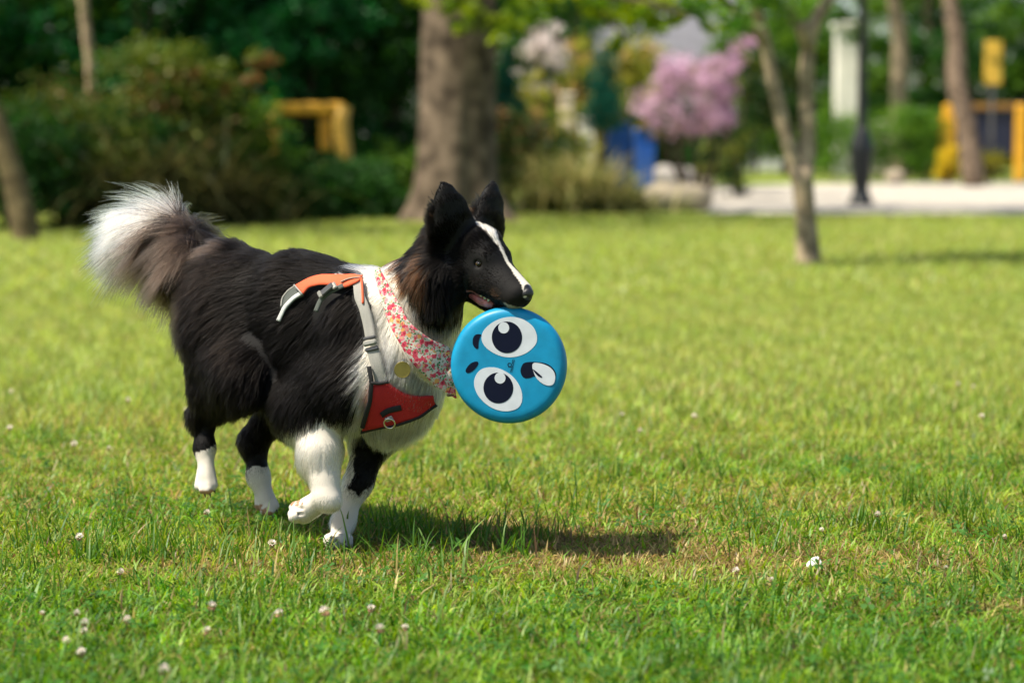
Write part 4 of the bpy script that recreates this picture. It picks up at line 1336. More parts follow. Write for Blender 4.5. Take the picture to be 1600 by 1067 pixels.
STRAP1 = [Z(*q) for q in [(538, 165), (548, 250), (576, 310), (598, 400), (615, 490), (640, 570), (668, 745)]]
STRAP2 = [Z(*q) for q in [(72, 388), (110, 305), (160, 254), (210, 226)]]
STRAP3 = [Z(*q) for q in [(455, 188), (380, 222), (330, 262), (300, 335)]]


def near_path(u, v, path, w):
    best = np.full(np.shape(u), 1e9)
    for (x0, y0), (x1, y1) in zip(path[:-1], path[1:]):
        dx, dy = x1 - x0, y1 - y0
        t = np.clip(((u - x0) * dx + (v - y0) * dy) / (dx * dx + dy * dy), 0, 1)
        best = np.minimum(best, np.hypot(u - x0 - t * dx, v - y0 - t * dy))
    return best < w


# ------------------------------------------------------------------ fur
def grow_fur(N):
    tri = np.concatenate([DQ[:, [0, 1, 2]], DQ[:, [0, 2, 3]]])
    a, b, c = DV[tri[:, 0]], DV[tri[:, 1]], DV[tri[:, 2]]
    ar = np.linalg.norm(np.cross(b - a, c - a), axis=1) / 2
    cen = (a + b + c) / 3
    face = nrm(np.cross(b - a, c - a)) @ np.array([0, -1, .25])
    reg_t = vreg[tri[:, 0]]
    dens = np.where(face > -.35, 1.0, .35)
    dens = dens * np.where(np.isin(reg_t, ['head', 'muzzle', 'cheek', 'jaw', 'ear']), 2.9, 1.0)
    dens = dens * np.where(np.isin(reg_t, ['tail']), 3.2, 1.0)
    dens = dens * np.where(np.char.startswith(reg_t.astype(str), 'paw') | np.char.startswith(reg_t.astype(str), 'hleg'), 2.4, 1.0)
    uc, vc = project(cen)
    dens = dens * np.where(inside_poly(uc, vc, [(590, 548), (640, 575), (700, 614), (694, 640), (672, 614), (640, 612), (606, 590)]), 6.0, 1.0)
    w = ar * dens
    r = np.random.default_rng(11)
    ti = r.choice(len(tri), N, p=w / w.sum())
    s, t = np.sqrt(r.random(N)), r.random(N)
    ba = np.stack([1 - s, s * (1 - t), s * t], 1)
    T = tri[ti]
    P = (DV[T] * ba[:, :, None]).sum(1)
    Nn = nrm((DNRM[T] * ba[:, :, None]).sum(1))
    D = np.stack([prim_dist(p, P) for p in POS], -1)
    base, tip, reg, _ = coat(P, D, r.normal(0, .0022, N))
    wt = np.exp(-(D - D.min(1, keepdims=True)) / .014)
    wt /= wt.sum(1, keepdims=True)
    F = wt @ np.stack([p['flow'] for p in POS])
    L = wt @ np.array([p['ln'] for p in POS])
    lift = wt @ np.array([p['lift'] for p in POS])
    # locks: broad changes of direction, then fine ones
    wob = np.stack([snoise(P, 5, 21), snoise(P, 5, 22), snoise(P, 5, 23)], 1) * .30
    wob += np.stack([snoise(P, 22, 24), snoise(P, 22, 25), snoise(P, 22, 26)], 1) * .09
    F = nrm(F) + wob
    tg = nrm(F - (F * Nn).sum(1, keepdims=True) * Nn)
    lift = lift + snoise(P, 12, 27) * .10 + r.normal(0, .05, N)
    L = np.where(np.isin(reg, ['trunk', 'rump', 'thigh', 'shoulder']), L * 1.28, L)
    L = L * (1 + snoise(P, 10, 28) * .25) * r.uniform(.65, 1.12, N)
    legb = np.isin(reg, ['fleg_near', 'fleg_far'])
    L = np.where(legb, L * (1 + 1.3 * np.clip(Nn @ BK, 0, 1)), L)
    u, v = project(P)
    bib = inside_poly(u, v, [(590, 548), (640, 575), (700, 614), (694, 640), (672, 614), (640, 612), (606, 590)]) & (Nn[:, 1] < 0)
    L = np.where(bib, .036 * r.uniform(.75, 1.08, N), L); lift = np.where(bib, .5, lift)
    hl = Hl(P)
    fringe = (reg == 'ear') & (hl[:, 2] < .078 + r.normal(0, .012, N)) & (hl[:, 0] < -.182)
    L = np.where(fringe, .017 * r.uniform(.5, 1.3, N), L); lift = np.where(fringe, .34, lift)
    tg = np.where(fringe[:, None], nrm(tg * .6 + hb * .9 + Nn * .2), tg)
    front = (Nn @ np.array([0, -1, .1])) > -.15
    press = inside_poly(u, v, bandana_poly) | inside_poly(u, v, PLATE) | inside_poly(u, v, SADDLE) | inside_poly(u, v, SIDEP)
    press |= near_path(u, v, STRAP1, 10) | near_path(u, v, STRAP2[1:], 5) | near_path(u, v, STRAP3, 7)
    press &= front & ~np.isin(reg, ['head', 'cheek', 'muzzle', 'jaw', 'ear', 'ruff'])
    L = np.where(press, np.minimum(L, .010), L); lift = np.where(press, .03, lift)
    # hairs just uphill of what it wears mostly stop short of it; a few stray across
    for frac in (.35, .7, 1.0):
        q = P + tg * (L * frac)[:, None]
        uu, vv = project(q)
        over = front & ~press & (inside_poly(uu, vv, bandana_poly) | near_path(uu, vv, STRAP1, 8) | near_path(uu, vv, STRAP3, 5) | inside_poly(uu, vv, SADDLE) | inside_poly(uu, vv, SIDEP))
        over &= ~np.isin(reg, ['ruff', 'cheek', 'jaw', 'head'])
        L = np.where(over & (r.random(N) > .22), np.maximum(L * frac * .75, .008), L)
    hl = Hl(P)
    md = np.min(np.stack([prim_dist(p, P) for p in PR if p['sub'] and p['reg'] in ('mouth',)], -1), -1)
    ed = np.min(np.stack([prim_dist(p, P) for p in PR if p['sub'] and p['reg'] == 'eye'], -1), -1)
    gd = np.min(np.stack([prim_dist(p, P) for p in PR if p['sub'] and p['reg'] == 'groove'], -1), -1)
    keep = (gd > .0008) & (md > .002) & (ed > .0015) & ~((hl[:, 0] > -.013) & (hl[:, 2] > -.017))
    L = np.minimum(L, .0035 + np.maximum(ed - .005, 0) * .55)
    L = np.where(hl[:, 0] > -.03, np.minimum(L, .0045), L)
    K = 6
    sv = np.linspace(0, 1, K)
    d0 = tg * np.cos(lift)[:, None] + Nn * np.sin(lift)[:, None]
    rnd = nrm(r.normal(size=(N, 3)))
    pts = np.zeros((N, K, 3))
    tail = (reg == 'tail')
    for k, sk in enumerate(sv):
        q = d0 * sk + DN * (sk ** 2) * np.where(tail, .26, .12)[:, None] - Nn * (sk ** 2) * (lift * .35)[:, None]
        pts[:, k] = P - Nn * .0012 + L[:, None] * (q + rnd * (.11 * sk ** 1.6))
    # locks: tips lean towards the nearest guide hair
    Cn = int(N / 18)
    ci = r.choice(N, Cn, replace=False)
    kd = kdtree.KDTree(Cn)
    for i, j in enumerate(ci): kd.insert(P[j], i)
    kd.balance()
    near = np.fromiter((kd.find(p)[1] for p in P), dtype=np.int64, count=N)
    g = ci[near]
    off = (pts[g] - pts[g][:, :1]) * (L / np.maximum(L[g], 1e-4))[:, None, None]
    gp = P[g][:, None] + off
    ok = (reg == reg[g]) & (np.linalg.norm(P - P[g], axis=1) < .02)
    amt = np.where(ok, np.where(tail | bib, .66, .44), 0) * np.clip((L - .008) / .02, 0, 1)
    for k, sk in enumerate(sv):
        wgt = (amt * sk ** 1.4)[:, None]
        pts[:, k] = pts[:, k] * (1 - wgt) + gp[:, k] * wgt
    tone = np.exp(r.normal(0, .30, N) + snoise(P, 30, 31) * .18)[:, None]
    base = base * tone; tip = tip * tone
    base, tip = np.clip(base, 0, .86), np.clip(tip, 0, .86)
    col = base[:, None] * (1 - sv[None, :, None] ** 1.2) + tip[:, None] * sv[None, :, None] ** 1.2
    rad = np.clip(.00032 + L * .0035, .0003, .0005)[:, None] * (1 - .8 * sv[None] ** 1.5)
    pts, col, rad = pts[keep], col[keep], rad[keep]
    n = len(pts)
    hc = bpy.data.hair_curves.new('fur')
    hc.add_curves([K] * n)
    hc.attributes['position'].data.foreach_set('vector', pts.astype(np.float32).ravel())
    ra = hc.attributes.get('radius') or hc.attributes.new('radius', 'FLOAT', 'POINT')
    ra.data.foreach_set('value', rad.astype(np.float32).ravel())
    cl = hc.attributes.new('col', 'FLOAT_COLOR', 'POINT')
    c4 = np.ones((n * K, 4), dtype=np.float32); c4[:, :3] = col.reshape(-1, 3)
    cl.data.foreach_set('color', c4.ravel())
    return hc


M_FUR, nt, out = new_mat('fur')
at_ = nt.nodes.new('ShaderNodeAttribute'); at_.attribute_name = 'col'
hb_ = nt.nodes.new('ShaderNodeBsdfHairPrincipled')
hb_.parametrization = 'COLOR'
hb_.inputs['IOR'].default_value = 1.18
hb_.inputs['Roughness'].default_value = .38
hb_.inputs['Radial Roughness'].default_value = .45
nt.links.new(at_.outputs['Color'], hb_.inputs['Color']); nt.links.new(hb_.outputs[0], out.inputs[0])
scene.cycles_curves.shape = 'RIBBONS'

fur = link('fur', grow_fur(290000), M_FUR, dog)
# ------------------------------------------------------------------ eyes, nose, teeth
M_EYE = pbr('dog_eye', (.055, .030, .012), rough=.04, noise=.2, scale=300, spec=.7)
M_PUPIL = pbr('dog_pupil', (.004, .003, .003), rough=.03, noise=0, spec=.7)
M_LID = pbr('dog_eyelid', (.006, .005, .004), rough=.5, noise=.1)
M_CLAW = pbr('dog_claw', (.05, .038, .03), rough=.35, noise=.2, scale=200)
M_NOSE = pbr('dog_nose', (.012, .010, .010), rough=.34, noise=.4, scale=700, bump=.25, spec=.6)
M_TOOTH = pbr('dog_tooth', (.55, .46, .24), rough=.25, noise=.15, scale=200)


def ball(c, r, n=16, squash=None, ax=None):
    me = bpy.data.meshes.new('ball')
    bm = bmesh.new()
    bmesh.ops.create_uvsphere(bm, u_segments=n, v_segments=n * 2 // 3, radius=r)
    for v in bm.verts:
        p = np.array(v.co)
        if ax is not None:
            a = nrm(ax); p = p - a * (p @ a) * (1 - squash)
        v.co = Vector(p + c)
    for f in bm.faces: f.smooth = True
    bm.to_mesh(me); bm.free()
    return me


for sd in (1, -1):
    ey = link('eye', ball(EYE[sd] + Hr * sd * .0010, .0102, 20), M_EYE, dog)
    look = nrm(Hf * .55 + Hr * sd * .8)
    ef = nrm(Hf - look * (Hf @ look)); eu = np.cross(look, ef) * (1 if np.cross(look, ef) @ Hu > 0 else -1)
    m = MB()
    m.tube([EYE[sd] + look * (.0090 - .0034 * abs(math.cos(t))) + ef * (.0118 * math.cos(t)) + eu * ((.0078 if math.sin(t) > 0 else .0070) * math.sin(t) - .0016 * math.cos(t)) for t in np.linspace(0, 2 * math.pi, 25)[:-1]], .0026, 8, closed=True)
    m.build('eyelid', M_LID, dog, True)
    link('pupil', ball(EYE[sd] + Hr * sd * .0010 + look * .0080, .0040, 14, .75, look), M_PUPIL, ey)

for (c_, d_) in CLAWS:
    m = MB(); m.tube([c_ + d_ * .006, c_ + d_ * .012, c_ + d_ * .016 + DN * .002], [.0022, .0018, .0005], 7); m.build('claw', M_CLAW, dog, True)
NP = [dict(a=H(-.010, 0, -.003), b=H(-.004, 0, -.004), ra=.0155, rb=.0135, k=.005),
      dict(a=H(-.012, .008, -.004), b=H(-.006, .007, -.006), ra=.0095, rb=.0085, k=.006),
      dict(a=H(-.012, -.008, -.004), b=H(-.006, -.007, -.006), ra=.0095, rb=.0085, k=.006),
      dict(a=H(-.006, 0, -.014), b=H(-.008, 0, -.020), ra=.005, rb=.004, k=.005)]
for sd in (1, -1):
    NP.append(dict(a=H(.009, .0065 * sd, -.006), b=H(-.004, .012 * sd, -.009), ra=.0032, rb=.0026, k=.002, sub=True))
nV, nQ = sdf_mesh(NP, .0012, .01)
link('nose', mesh_np('nose', nV, nQ, smooth=True), M_NOSE, dog)

for (a, c, hgt, w) in ((-.066, -.0390, .010, .0036), (-.074, -.0400, .008, .0044), (-.082, -.0405, .006, .0042)):
    tb = H(a, .0235 + (-.06 - a) * .28, c)
    m = MB()
    m.tube([tb, tb - Hu * hgt * .55, tb - Hu * hgt], [w, w * .85, w * .3], 8)
    m.build('tooth', M_TOOTH, dog, True)
m = MB(); m.tube([H(-.112, .024, -.056), H(-.085, .018, -.057), H(-.06, .012, -.055)], [.006, .010, .008], 10)
m.build('tongue', pbr('dog_tongue', (.42, .13, .12), rough=.35, noise=.2, scale=90, bump=.2), dog, True)

# ------------------------------------------------------------------ what it wears
def fill_poly(poly, off, step=3.0, curl=0.0):
    """a sheet over the coat, filled from an outline: verts, quads, front normals"""
    xs = [p[0] for p in poly]; ys = [p[1] for p in poly]
    nx = int((max(xs) - min(xs)) / step) + 2; ny = int((max(ys) - min(ys)) / step) + 2
    return xs, ys, nx, ny


def sheet(rows, off, thick, name, mat, parent, wrinkle=0.0, seed=1, smooth_it=6, drape=False):
    """rows: grid of picture points on the coat; lifted off by `off`, given thickness"""
    g = np.array(rows, dtype=float)                        # (m, n, 2)
    mm_, nn_ = g.shape[:2]
    P = np.full((mm_, nn_, 3), np.nan)
    dep = np.full((mm_, nn_), np.nan)
    for i in range(mm_):
        for j in range(nn_):
            h, n = ray(*g[i, j])
            if h is not None and h[1] < 5.0: dep[i, j] = h[1]
    # fill misses from neighbours
    for it in range(200):
        bad = np.isnan(dep)
        if not bad.any(): break
        pad = np.pad(dep, 1, constant_values=np.nan)
        st = np.stack([pad[:-2, 1:-1], pad[2:, 1:-1], pad[1:-1, :-2], pad[1:-1, 2:]])
        with np.errstate(all='ignore'):
            import warnings
            with warnings.catch_warnings():
                warnings.simplefilter('ignore')
                mean = np.nanmean(st, 0)
        dep[bad] = mean[bad]
    for it in range(smooth_it):
        pad = np.pad(dep, 1, mode='edge')
        sm = (pad[:-2, 1:-1] + pad[2:, 1:-1] + pad[1:-1, :-2] + pad[1:-1, 2:]) / 4
        dep = np.minimum(dep, dep * .4 + sm * .6) if it < smooth_it // 2 else dep * .4 + sm * .6
    if drape:
        for i in range(1, mm_):
            dep[i] = np.clip(dep[i], dep[i - 1] - .004, dep[i - 1] + .0015)
        dep[-8:] = dep[-8:].mean(1, keepdims=True)
    for i in range(mm_):
        for j in range(nn_):
            P[i, j] = W(*g[i, j], dep[i, j])
    du = np.gradient(P, axis=1) if nn_ > 1 else np.zeros_like(P)
    dv = np.gradient(P, axis=0)
    Nn = nrm(np.cross(du, dv))
    Nn[(Nn @ np.array([0, -1, 0])) < 0] *= -1
    flat = P.reshape(-1, 3)
    P = P + Nn * off
    if wrinkle:
        P = P + Nn * (snoise(flat, 14, seed) * wrinkle).reshape(mm_, nn_, 1)
    A = P.reshape(-1, 3); B = (P - Nn * thick).reshape(-1, 3)
    V = np.concatenate([A, B]); n0 = len(A)
    F = []
    ix = lambda i, j: i * nn_ + j
    for i in range(mm_ - 1):
        for j in range(nn_ - 1):
            q = (ix(i, j), ix(i, j + 1), ix(i + 1, j + 1), ix(i + 1, j))
            F.append(q); F.append(tuple(n0 + k for k in q[::-1]))
    edge = [ix(0, j) for j in range(nn_)] + [ix(i, nn_ - 1) for i in range(1, mm_)] + [ix(mm_ - 1, j) for j in range(nn_ - 2, -1, -1)] + [ix(i, 0) for i in range(mm_ - 2, 0, -1)]
    for a, b in zip(edge, edge[1:] + edge[:1]):
        F.append((b, a, n0 + a, n0 + b))
    me = mesh_np(name, V, np.array(F), smooth=True)
    return link(name, me, mat, parent), P, Nn


def resamp(path, n):
    p = np.array(path, float)
    d = np.concatenate([[0], np.cumsum(np.linalg.norm(np.diff(p, axis=0), axis=1))])
    t = np.linspace(0, d[-1], n)
    out = np.stack([np.interp(t, d, p[:, k]) for k in range(2)], 1)
    for it in range(2):
        out[1:-1] = out[1:-1] * .5 + (out[:-2] + out[2:]) * .25
    return out


def strap_rows(path, w, n=24, m=4):
    c = resamp(path, n)
    t = nrm(np.gradient(c, axis=0)); nn = np.stack([-t[:, 1], t[:, 0]], 1)
    return [[tuple(c[i] + nn[i] * w * (k / (m - 1) - .5)) for k in range(m)] for i in range(n)]


def between(L, Rr, n=24, m=10):
    a, b = resamp(L, n), resamp(Rr, n)
    return [[tuple(a[i] * (1 - k / (m - 1)) + b[i] * k / (m - 1)) for k in range(m)] for i in range(n)]


def weave(name, color, rough=.75, scale=900, color2=None):
    return pbr(name, color, rough=rough, noise=.12, scale=scale, bump=.25, spec=.3, color2=color2)


M_ORANGE = weave('orange_nylon', (.78, .115, .045))
M_RED = weave('red_nylon', (.42, .016, .018))
M_GREYWEB = weave('grey_webbing', (.30, .29, .26))
M_LIGHTWEB = weave('reflective_webbing', (.52, .53, .52), rough=.4)
M_DARKNY = weave('dark_mesh_nylon', (.085, .095, .085))
M_BLACKNY = weave('black_binding', (.014, .014, .015))
M_PLASTIC = pbr('buckle_plastic', (.045, .045, .045), rough=.3, noise=.1)
M_GREYPL = pbr('grey_buckle_plastic', (.20, .195, .17), rough=.35, noise=.1)
M_STEEL = pbr('ring_steel', (.72, .70, .66), rough=.18, noise=.1, metal=1.0)
M_GOLD = pbr('tag_brass', (.24, .19, .055), rough=.42, noise=.03, scale=200, metal=1.0)

# saddle panel
top = [Z(*q) for q in [(168, 186), (250, 147), (330, 126), (400, 128), (470, 130), (512, 124), (560, 146)]]
bot = [Z(*q) for q in [(220, 244), (262, 196), (330, 184), (412, 188), (458, 207), (500, 192), (556, 168)]]
saddle, SPt, SNn = sheet(between(top, bot, 26, 7), .016, .003, 'harness', M_ORANGE, dog, .0018, 3)
saddle['label'] = 'orange harness panel over its shoulders'
sidep, _, _ = sheet(between([Z(*q) for q in [(88, 300), (92, 252), (128, 208), (168, 186)]], [Z(*q) for q in [(96, 345), (122, 318), (165, 268), (222, 242)]], 14, 6), .010, .003, 'side_panel', M_DARKNY, saddle)
sheet(strap_rows([Z(*q) for q in [(88, 305), (92, 252), (128, 208), (168, 186)]], 2.2, 16, 3), .0125, .003, 'binding', M_GREYWEB, saddle)
sheet(strap_rows([Z(*q) for q in [(168, 184), (196, 214), (224, 244)]], 2.2, 10, 3), .0195, .003, 'binding', M_GREYWEB, saddle)
sheet(strap_rows([Z(*q) for q in [(440, 172), (490, 152), (556, 152)]], 1.6, 12, 3), .019, .003, 'binding', M_GREYWEB, saddle)
sheet(strap_rows(STRAP2, 6.5, 18, 4), .012, .002, 'strap', M_LIGHTWEB, saddle)
sheet(strap_rows(STRAP3, 7.5, 18, 4), .015, .002, 'strap', M_DARKNY, saddle)
# grab handle
hp = [W(*Z(388, 134), SPt[13, 0][1]), W(*Z(400, 112), SPt[13, 0][1] + .01), W(*Z(416, 100), SPt[14, 0][1] + .02), W(*Z(440, 118), SPt[15, 0][1] + .01), W(*Z(462, 133), SPt[15, 0][1])]
m = MB(); m.tube(hp, .0035, 8); m.build('handle', M_LIGHTWEB, saddle, True)


def on_coat(px, py, off):
    h, n = ray(px, py)
    if h is None: h, n = W(px, py, 4.72), np.array([0, -1, 0])
    acc = []
    for dx in (-8, 0, 8):
        for dy in (-8, 0, 8):
            hh, n2 = ray(px + dx, py + dy)
            if hh is not None: acc.append(n2)
    n = nrm(np.mean(acc, 0)) if acc else n
    return h + n * off, n


def plate_at(px, py, off, ang, size, name, mat, parent, th=.004, bev=.0015):
    """a small rounded block lying on the coat; size along and across in metres"""
    c, n = on_coat(px, py, off)
    ex = nrm(W(px + math.cos(ang) * 5, py + math.sin(ang) * 5, c[1]) - W(px, py, c[1]))
    ex = nrm(ex - n * (ex @ n)); ey = np.cross(n, ex)
    m = MB(); m.box((0, 0, 0), (size[0], size[1], th), 0, bev)
    m.v = [tuple(c + ex * p[0] + ey * p[1] + n * p[2]) for p in m.v]
    return m.build(name, mat, parent), c, n, ex, ey


# side release buckle near the saddle
a_ = math.atan2(262 - 190, 330 - 440)
bk, c_, n_, ex_, ey_ = plate_at(*Z(385, 222), .022, a_, (.030, .014), 'buckle', M_PLASTIC, saddle, .006, .002)
plate_at(*Z(348, 248), .022, a_, (.009, .017), 'buckle', M_GREYPL, saddle, .006, .002)
plate_at(*Z(418, 206), .022, a_, (.010, .016), 'buckle', M_GREYPL, saddle, .005, .002)
# front strap with its slider
sheet(strap_rows(STRAP1[:5], 17, 30, 5), .013, .0025, 'strap', M_GREYWEB, saddle)
sheet(strap_rows([Z(628, 560), Z(650, 640), Z(674, 752)], 20, 14, 5), .013, .0025, 'strap', M_GREYWEB, saddle)
sheet(strap_rows([Z(556, 150), Z(566, 200), Z(572, 292)], 3.2, 14, 3), .0165, .0025, 'binding', M_ORANGE, saddle)
sa = math.atan2(80, 20)
plate_at(*Z(616, 498), .017, sa, (.006, .027), 'buckle', M_PLASTIC, saddle, .006, .002)
plate_at(*Z(622, 528), .0185, sa, (.011, .028), 'buckle', M_GREYPL, saddle, .008, .003)
plate_at(*Z(630, 560), .015, sa, (.008, .028), 'buckle', M_PLASTIC, saddle, .005, .002)
# chest plate
PL = [Z(*q) for q in [(604, 650), (622, 720), (612, 800), (598, 880), (575, 940), (562, 1000)]]
PRt = [Z(*q) for q in [(640, 690), (725, 740), (800, 815), (880, 850), (930, 880), (560, 1012)]]
tp = [Z(*q) for q in [(612, 760), (720, 742), (800, 800), (880, 820), (965, 812)]]
bt = [Z(*q) for q in [(560, 1008), (660, 1000), (760, 984), (890, 934), (968, 868)]]
chestp, CP_, CN_ = sheet(between(tp, bt, 22, 9), .016, .004, 'chest_plate', M_RED, saddle, .0012, 9)
sheet(strap_rows([Z(*q) for q in [(600, 655), (612, 735), (600, 850), (572, 940), (558, 985)]], 7, 26, 4), .019, .004, 'binding', M_BLACKNY, saddle)
sheet(strap_rows([Z(*q) for q in [(608, 748), (655, 752), (716, 738)]], 4.5, 12, 3), .0195, .004, 'binding', M_BLACKNY, saddle)
sheet(strap_rows([Z(*q) for q in [(556, 1006), (660, 1000), (760, 985), (890, 935), (972, 864)]], 4, 26, 3), .019, .004, 'binding', M_BLACKNY, saddle)
sheet(strap_rows([Z(*q) for q in [(668, 925), (700, 905), (790, 885)]], 9, 12, 4), .0185, .003, 'patch', M_BLACKNY, saddle)
plate_at(*Z(722, 928), .024, math.atan2(-30, 50), (.016, .010), 'ring_tab', M_GREYWEB, saddle, .004, .0015)
rc, rn = on_coat(*Z(728, 946), .028)
rx = nrm(np.cross([0, 0, 1.0], rn)); ry = np.cross(rn, rx)
m = MB()
m.tube([rc + rx * .0105 * math.cos(t) + ry * .0115 * math.sin(t) for t in np.linspace(0, 2 * math.pi, 22)[:-1]], .0016, 8, closed=True)
m.build('ring', M_STEEL, saddle, True)

# bandana of flowered cotton
def floral():
    m, nt, out = new_mat('floral_cotton')
    N, L = nt.nodes, nt.links
    b = N.new('ShaderNodeBsdfPrincipled'); b.inputs['Roughness'].default_value = .85; b.inputs['Specular IOR Level'].default_value = .15
    tc = N.new('ShaderNodeTexCoord')
    cur = None
    base = N.new('ShaderNodeRGB'); base.outputs[0].default_value = (.56, .51, .45, 1)
    cur = base.outputs[0]
    def layer(scale, thr, ramp, offs, soft=.02, ring=None):
        nonlocal cur
        mp = N.new('ShaderNodeMapping'); mp.inputs['Location'].default_value = (offs, offs * .7, offs * 1.3)
        L.new(tc.outputs['Object'], mp.inputs[0])
        nz = N.new('ShaderNodeTexNoise'); nz.inputs['Scale'].default_value = scale * 2.2
        L.new(mp.outputs[0], nz.inputs['Vector'])
        ma = N.new('ShaderNodeMix'); ma.data_type = 'VECTOR'; ma.inputs[0].default_value = .006
        L.new(mp.outputs[0], ma.inputs[4]); L.new(nz.outputs['Color'], ma.inputs[5])
        vo = N.new('ShaderNodeTexVoronoi'); vo.inputs['Scale'].default_value = scale
        L.new(ma.outputs[1], vo.inputs['Vector'])
        mr = N.new('ShaderNodeMapRange'); mr.inputs['From Min'].default_value = thr + soft; mr.inputs['From Max'].default_value = thr
        L.new(vo.outputs['Distance'], mr.inputs[0])
        cr = N.new('ShaderNodeValToRGB'); cr.color_ramp.interpolation = 'CONSTANT'
        els = cr.color_ramp.elements
        for i, (p, c) in enumerate(ramp):
            e = els[i] if i < 2 else els.new(p)
            e.position = p; e.color = (*c, 1)
        sp = N.new('ShaderNodeSeparateColor'); L.new(vo.outputs['Color'], sp.inputs[0])
        L.new(sp.outputs[0], cr.inputs[0])
        mx = N.new('ShaderNodeMix'); mx.data_type = 'RGBA'
        L.new(mr.outputs[0], mx.inputs[0]); L.new(cur, mx.inputs[6]); L.new(cr.outputs[0], mx.inputs[7])
        cur = mx.outputs[2]
    layer(200, .40, [(0, (.05, .17, .07)), (.55, (.10, .26, .10)), (.8, (.60, .30, .12))], .0)
    layer(95, .46, [(0, (.55, .06, .10)), (.45, (.68, .22, .26)), (.8, (.72, .34, .12))], .31)
    layer(95, .17, [(0, (.30, .015, .035)), (.6, (.62, .45, .15))], .31)
    layer(150, .30, [(0, (.62, .10, .13)), (.6, (.40, .03, .06))], .73)
    L.new(cur, b.inputs['Base Color'])
    t = N.new('ShaderNodeBsdfTranslucent'); L.new(cur, t.inputs[0])
    ms = N.new('ShaderNodeMixShader'); ms.inputs[0].default_value = .12
    L.new(b.outputs[0], ms.inputs[1]); L.new(t.outputs[0], ms.inputs[2])
    L.new(ms.outputs[0], out.inputs[0])
    return m


band, BP_, BN_ = sheet(between(BAND_L, BAND_R, 40, 12), .024, .002, 'bandana', floral(), dog, .0022, 14, 10, True)
band['label'] = 'white cotton bandana printed with small red flowers'
m = MB(); e_ = W(704, 617, BP_[-1, 4][1] - .002)
m.box(e_, (.016, .006, .006), .4, .002); m.build('hem_tip', pbr('hem_brown', (.14, .09, .05), rough=.8), band)

# round brass tag
tc_, tn_ = on_coat(630, 573, .028)
tn_ = nrm(tn_ * .4 + np.array([-.1, -1, .12]))
tx = nrm(np.cross([0, 0, 1.0], tn_)); ty = np.cross(tn_, tx)
m = MB()
prof = [(.0150, -.0009), (.0158, -.0004), (.0158, .0006), (.0148, .0010), (.0138, .0007)]
m.lathe(prof, (0, 0, 0), 28)
m.v = [tuple(tc_ + tx * p[0] + ty * p[1] + tn_ * p[2]) for p in m.v]
tg_ = m.build('name_tag', M_GOLD, dog)
m = MB(); m.tube([tc_ + ty * .017 + tx * .004 * math.cos(t) + tn_ * .004 * math.sin(t) + ty * .002 * math.cos(t) for t in np.linspace(0, 6.28, 11)[:-1]], .0007, 6, closed=True)
m.build('split_ring', M_STEEL, tg_)

# ------------------------------------------------------------------ the flying disc
DC = W(793.5, 571.5, 4.560)
DR = 92 / SC(4.560)
dn = nrm(np.array([-.10, -1, .02])); dx_ = nrm(np.cross([0, 0, 1.0], dn)); dx_ = dx_ if dx_[0] > 0 else -dx_
dz_ = np.cross(dn, dx_); dz_ = dz_ if dz_[2] > 0 else -dz_
M_DISC = pbr('blue_plastic', (.003, .215, .40), rough=.42, noise=.06, scale=40, spec=.32)
M_NAVY = pbr('navy_print', (.003, .005, .018), rough=.5, noise=.05, spec=.12)
M_WHITEP = pbr('white_print', (.52, .55, .60), rough=.4, noise=.04, scale=40)
disc = empty('flying_disc', tuple(DC), 'round blue flying disc printed with a funny face, held in the dog\'s jaws', 'frisbee')
m = MB()
prof = [(0.001, 0.0), (.5, 0.0), (.80, -.002), (.865, -.006), (.915, -.018), (.955, -.045), (.983, -.09), (1.0, -.15), (.996, -.24), (.975, -.30), (.945, -.31), (.93, -.28), (.935, -.18), (.90, -.10), (.84, -.06), (.5, -.05), (.001, -.05)]
n = 96
V, F = [], []
for r_, z_ in prof:
    for k in range(n):
        an = 2 * math.pi * k / n
        V.append(DC + DR * (r_ * (math.cos(an) * dx_ + math.sin(an) * dz_) + z_ * dn))
for i in range(len(prof) - 1):
    for k in range(n):
        F.append((i * n + k, i * n + (k + 1) % n, (i + 1) * n + (k + 1) % n, (i + 1) * n + k))
m.add(V, F)
db = m.build('disc', M_DISC, disc, True)


def dp(zx, zy, lift):
    return DC + DR * ((zx - 553) / 493 * dx_ - (zy - 540) / 493 * dz_) + dn * lift


def smooth_closed(pts, n):
    """closed Catmull-Rom"""
    p = np.array(pts, float); m_ = len(p); out = []
    per = max(2, n // m_)
    for i in range(m_):
        a, b, c, d = p[i - 1], p[i], p[(i + 1) % m_], p[(i + 2) % m_]
        for k in range(per):
            t = k / per
            out.append(.5 * ((2 * b) + (c - a) * t + (2 * a - 5 * b + 4 * c - d) * t * t + (3 * b - a - 3 * c + d) * t ** 3))
    return out


def print_shape(name, pts, mat, lift, parent, spline=True):
    pts = smooth_closed(pts, 64) if spline else pts
    n = len(pts)
    V = [dp(x, y, lift) for x, y in pts] + [dp(x, y, lift - .0004) for x, y in pts]
    F = [tuple(range(n))] + [(i, (i + 1) % n, n + (i + 1) % n, n + i) for i in range(n)]
    m = MB(); m.add(V, F)
    return m.build(name, mat, parent)


def circ(cx, cy, rx, ry, n=28):
    return [(cx + rx * math.cos(2 * math.pi * k / n), cy + ry * math.sin(2 * math.pi * k / n)) for k in range(n)]


